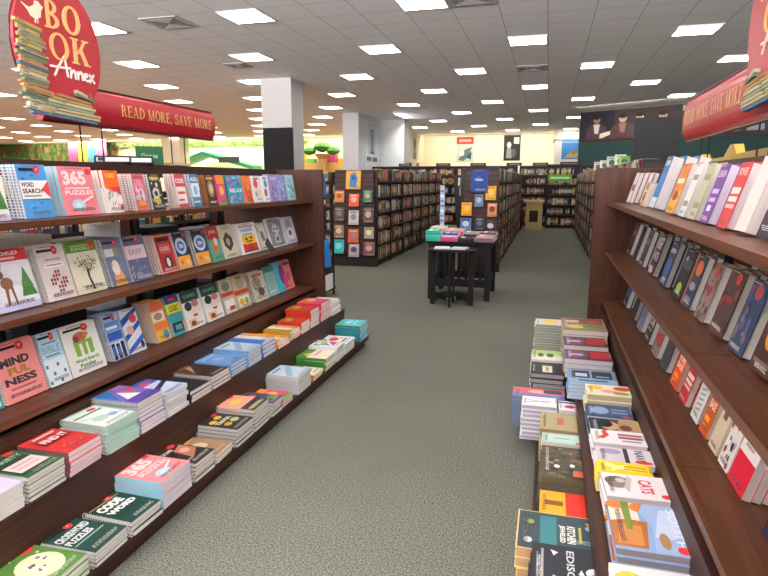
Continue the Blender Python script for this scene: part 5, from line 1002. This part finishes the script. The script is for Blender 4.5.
framed('wall_poster', 'blue poster with a sandy coastline on the white recess wall', 'poster', .95, 27.79, 2.45, .95, 1.28, 0, 0, '#4c8cc4', None, [('r', 0, .55, 1, 1, '#78acd8'), ('p', [(.1, .04), (.95, .04), (.85, .2), (.55, .3), (.3, .16)], '#c8a468'), ('p', [(.4, .15), (.7, .2), (.6, .35)], '#a87c44'), ('r', .1, .88, .9, .94, '#b8d4ec')])
framed('category_sign', 'dark nameplate under the blue coast poster', 'sign', .92, 27.79, 2.16, .95, .18, 0, 0, '#4a4640', '#2c2826', [('r', .1, .35, .9, .65, '#8c8478')])
framed('wall_poster', 'lit poster with a tall dark building figure on the white pier', 'poster', -6.14, 20.55, 2.45, .75, 1.05, PI/2, 0, '#a8b0b4', None, [('r', .3, .05, .7, .8, '#5c6068'), ('r', .36, .1, .48, .74, '#8c9098'), ('r', .3, .82, .75, .94, '#c8c8a0'), ('r', .2, .0, .9, .05, '#3c4048')])
framed('wall_poster', 'narrow poster with red top on the receding left wall', 'poster', -6.09, 24.6, 2.35, .9, 1.2, PI/2, 0, '#d8d0c8', None, [('r', 0, .6, 1, 1, '#a83c44'), ('r', .15, .1, .85, .5, '#5c5458')])
framed('wall_poster', 'narrow grey portrait poster on the receding left wall', 'poster', -6.09, 27.3, 2.5, 1.0, 1.15, PI/2, 0, '#c8c4bc', None, [('e', .5, .6, .25, .25, '#4c4c50'), ('p', [(.2, 0), (.8, 0), (.7, .4), (.3, .4)], '#7c7c80')])
for i, (y, z) in enumerate(((20.2, 2.2), (20.9, 2.2), (26.2, 2.2), (28.0, 2.2))):
    framed('category_sign', f'small dark sign low on the left divider wall, {ORD[i] if i else "nearest"} one', 'sign', -6.14 if i < 2 else -6.09, y, z, .5, .14, PI/2, 0, '#5a5650', '#3a3634')
# green shelf sign in the lane-end case
framed('shelf_sign', 'bright green sign on the bookcase at the end of the lane', 'sign', .33, 19.68, 1.50, .72, .2, 0, 0, '#5c9c3c', None, [('r', .1, .35, .9, .65, '#b8dca0')])
# desk, dark red bundle
t = thing('side_desk', 'small cream desk at the far end of the lane', 'desk', None, (-.40, 19.0, 0))
m = MB(); m.box(-.28, .28, -.25, .25, .86, .92, '#d8c490', MATTE); m.obj('desktop', t)
m = MB(); m.box(-.25, .25, -.2, .22, 0, .86, '#c8ac74', MATTE); m.box(-.14, .12, -.205, -.2, .25, .6, '#3a2c24', MATTE); m.obj('cabinet_body', t)
t = thing('armchair', 'dark red and black armchair left of the cream desk', 'chair', None, (-1.09, 19.1, 0))
m = MB(); m.box(-.33, .33, -.3, .3, .0, .42, '#1c1820', MATTE); m.obj('seat', t)
m = MB(); m.box(-.33, .33, .2, .34, .42, .9, '#6c1c2c', MATTE); m.obj('backrest', t)
for sx in (-1, 1): m = MB(); m.box(sx*.33-.05, sx*.33+.05, -.3, .3, .1, .62, '#5c1828', MATTE); m.obj('armrest', t)
# slanted magazine rack between the islands
t = thing('magazine_rack', 'leaning rack of pale magazines between the two islands', 'rack')
m = MB()
m.prism([(.30, 0), (.5, 0), (.25, 1.62), (.16, 1.62)], 0, .7, '#2e211c', DARKW, frame((-2.12, 13.3, 0), (1, 0, 0), (0, 0, 1), (0, -1, 0))); m.obj('frame', t)
for k in range(7):
    z = .2+k*.2; x = -2.12+.5-.25*z/1.62
    m = MB(); m.box(x-.02, x+.014, 12.58, 13.25, z, z+.17, ['#d8ccc4', '#c8a8a4', '#e0dcd8', '#b8a8b4', '#d8c8b8', '#c4b8bc', '#e4dcd4'][k], PRINT); m.obj('magazine_row', t)

# mural: dark cafe scene of seated readers on the bulkhead -----------------
T = Matrix.Translation((.9, 20.83, 2.76)) @ Matrix.Rotation(math.atan2(-1.56, 2.78), 4, 'Z')
R = T @ Matrix(((1, 0, 0, 0), (0, 0, -1, -.012), (0, 1, 0, 0), (0, 0, 0, 1)))
t = thing('cafe_mural', 'long dark painted mural of seated people reading, above the cafe', 'mural')
m = MB(); m.box(0, 10.5, 0, .93, -.0, .0115, '#2c262c', PRINT, R)
art = [('r', 0, 0, .11, 1, '#241f2c'), ('r', .11, .0, .3, 1, '#3a2c30'), ('r', .3, 0, .5, 1, '#40342f'), ('r', .5, 0, 1, 1, '#34302e'), ('r', .3, .8, .44, .97, '#a89c8c'), ('r', .46, .1, .5, .8, '#8c94a4')]
def seated(u, s, skin, coat, shirt, paper=None, lean=0):
    a = .93/10.5
    o = [('p', [(u-.035*s, 0), (u+.035*s, 0), (u+.03*s, .45), (u+.012*s, .58), (u-.012*s, .58), (u-.032*s, .4)], coat), ('p', [(u-.006*s, .25), (u+.006*s, .25), (u+.01*s, .56), (u-.01*s, .56)], shirt), ('e', u+lean, .70, .011*s, .115*s, skin), ('e', u+lean-.001, .79, .012*s, .07*s, '#241c1c'), ('e', u-.004+lean, .71, .0015, .012, '#2a1c18'), ('e', u+.004+lean, .71, .0015, .012, '#2a1c18')]
    if paper: o.append(('p', [(u+.01, .06), (u+.045, .2), (u+.05, .34), (u+.012, .24)], paper))
    return o
art += seated(.055, 1.0, '#8c6a5c', '#4c3440', '#c8c0b8', '#d8d0c0')+seated(.135, 1.1, '#c89c84', '#54383c', '#8c7068')+seated(.185, 1.0, '#d8b090', '#4c4450', '#c8c0bc', '#b8a894')+seated(.25, 1.05, '#b8907c', '#33302e', '#a89c94')
art += seated(.34, 1.1, '#c8a08c', '#54504c', '#d8d4cc')+seated(.42, 1, '#b08c78', '#3c3c48', '#c8c4c0', '#c8bca8')+seated(.55, 1.2, '#c89c80', '#40403c', '#c0bcb4')+seated(.64, 1.1, '#c09478', '#5c3434', '#d8ccc0', '#e0d8cc')+seated(.74, 1.1, '#b08870', '#3c4450', '#d8d4d0')+seated(.86, 1.1, '#c89c84', '#4c3c34', '#d8d0c8')
art += [('r', 0, .02, 1, .09, '#4c2c28'), ('r', .52, .1, .72, .2, '#7c342c'), ('r', .70, .05, .85, .22, '#d8d0c8')]
put_art(m, art, 10.5, .93, .0115, R, PRINT, .0008); m.obj('painting', t)
# cafe counter shelf with green-black bottles/books in front of the dark wall, seen above the right fixtures
t = thing('cafe_counter', 'dark teal cafe counter below the mural', 'counter')
T = Matrix.Translation((.9, 20.83, 0)) @ Matrix.Rotation(math.atan2(-1.56, 2.78), 4, 'Z')
m = MB(); m.box(2.3, 11, -.8, -.2, 0, 1.75, '#1c3a3c', MATTE, T); m.obj('body', t); m = MB(); m.box(2.2, 11, -.9, -.1, 1.75, 1.8, '#4c5c58', MATTE, T); m.obj('worktop', t)
cs = [('#e4e0d4', 'white'), ('#8cbc48', 'lime'), ('#d8c8a0', 'cream'), ('#3c6c5c', 'dark green'), ('#c84c3c', 'red'), ('#e8d050', 'yellow')]
for k in range(6):
    m = MB(); m.lathe([(.07, 0), (.09, .02), (.09, .22), (.05, .28), (.05, .36)], 14, cs[k][0], GLOSS)
    o = m.obj('canister', label=f'{cs[k][1]} canister standing on the cafe counter', cat='canister', group='canisters on the cafe counter'); p = T @ Vector((2.5+k*.55, -.5, 1.801)); o.location = p

# children's area on the far left ------------------------------------------
m = MB(); rg = random.Random(9)
def leafy(m, x0, x1, y, z0, z1, n, cols, r):
    for _ in range(n):
        x, z, q = rg.uniform(x0, x1), rg.uniform(z0, z1), r*rg.uniform(.5, 1.3)
        a = rg.uniform(0, 6.28); m.add([(x, y-rg.uniform(0, .3), z+q), (x+q, y-.1-rg.uniform(0, .2), z+q*.3*math.sin(a)), (x, y-.3, z-q), (x-q, y-rg.uniform(.05, .3), z-q*.2)], [(0, 1, 2, 3)], rg.choice(cols), MATTE)
leafy(m, -33, -24.5, 29.7, 2.6, 3.68, 1000, ['#4c6c34', '#34542a', '#6c7c3c', '#6c4c34', '#8c6c44', '#3c5c2c'], .22)
o = m.obj('foliage', label='leafy green garland wall over the children\'s area, far left', cat='foliage', kind='stuff')
m = MB(); leafy(m, -24.4, -12.5, 29.8, 3.42, 3.64, 700, ['#b8cc88', '#98b868', '#c8d8a0', '#88a858'], .08)
m.obj('foliage', label='pale green leaf valance along the bright far wall', cat='foliage', kind='stuff')
t = thing('playhouse', 'green-roofed playhouse top in front of the bright far wall', 'playhouse')
m = MB(); m.prism([(-20.2, 2.3), (-17.9, 3.05), (-15.0, 2.3), (-15.0, 2.1), (-17.9, 2.85), (-20.2, 2.1)], 28.2, 29.4, '#3cac7c', GLOSS, Matrix(((1, 0, 0, 0), (0, 0, 1, 0), (0, 1, 0, 0), (0, 0, 0, 1)))); m.obj('roof', t)
m = MB(); m.box(-19.6, -15.4, 28.5, 29.3, 0, 2.15, '#e8ecd8', MATTE); m.obj('wall', t)
m = MB(); m.box(-16.8, -15.6, 28.0, 28.05, 2.45, 2.75, '#4c5450', PRINT); m.obj('hanging_sign_board', t)
for i, (x0, x1, c, n_) in enumerate(((-26.9, -26.3, '#c05080', 'pink'), (-26.25, -25.6, '#d8b440', 'yellow'), (-25.55, -25.0, '#4c9cc8', 'blue'), (-24.95, -24.3, '#c86c9c', 'magenta'))):
    m = MB(); m.box(x0, x1, 28.6, 28.66, 2.2, 3.7, c, PRINT); m.obj('hanging_banner', label=f'{n_} banner hanging beside the leafy wall at far left', cat='banner', group=None)
solid('shelf_sign', 'dark green sign board in front of the leafy wall', 'sign', [(-31.8, -30.4, 28.8, 28.86, 2.45, 2.9, '#1f6c34', PRINT), (-31.15, -31.05, 28.8, 28.86, .007, 2.45, '#3c3c3c')])
t = thing('plush_tree', 'orange trunk display tree with a green top beyond the white pier', 'display tree')
m = MB(); m.lathe([(.35, 0), (.28, 1.5), (.22, 2.6), (.4, 2.85)], 14, '#b08858', MATTE, c=(-11.2, 28.6)); m.obj('trunk', t)
m = MB()
for (x, z, q) in ((-11.9, 3.0, .35), (-11.2, 3.2, .45), (-10.6, 3.0, .36)): m.lathe([(.01, z-q*.6), (q*.8, z-q*.35), (q, z), (q*.75, z+q*.4), (.01, z+q*.6)], 14, '#3c7038', MATTE, c=(x, 28.6))
m.obj('crown', t)
t = thing('toy_shelf', 'yellow toy shelf with coloured boxes by the bright wall', 'shelf')
m = MB(); m.box(-14.2, -9.4, 29.3, 29.9, 0, 2.45, '#c8a860', MATTE); m.obj('body', t)
for k in range(8): m = MB(); m.box(-14.1+k*.58, -13.65+k*.58, 29.32, 29.7, 2.45, 2.45+.2+.12*(k % 3), ['#d85c3c', '#4c8cc8', '#f0d040', '#5cac54', '#e8e4dc', '#c84c8c', '#e8a03c', '#7cc0d8'][k], PRINT); m.obj('toy_box', t)

STUFF.obj('shelved_books', label='rows of mixed spine-out books filling the background bookcases', cat='books', kind='stuff')
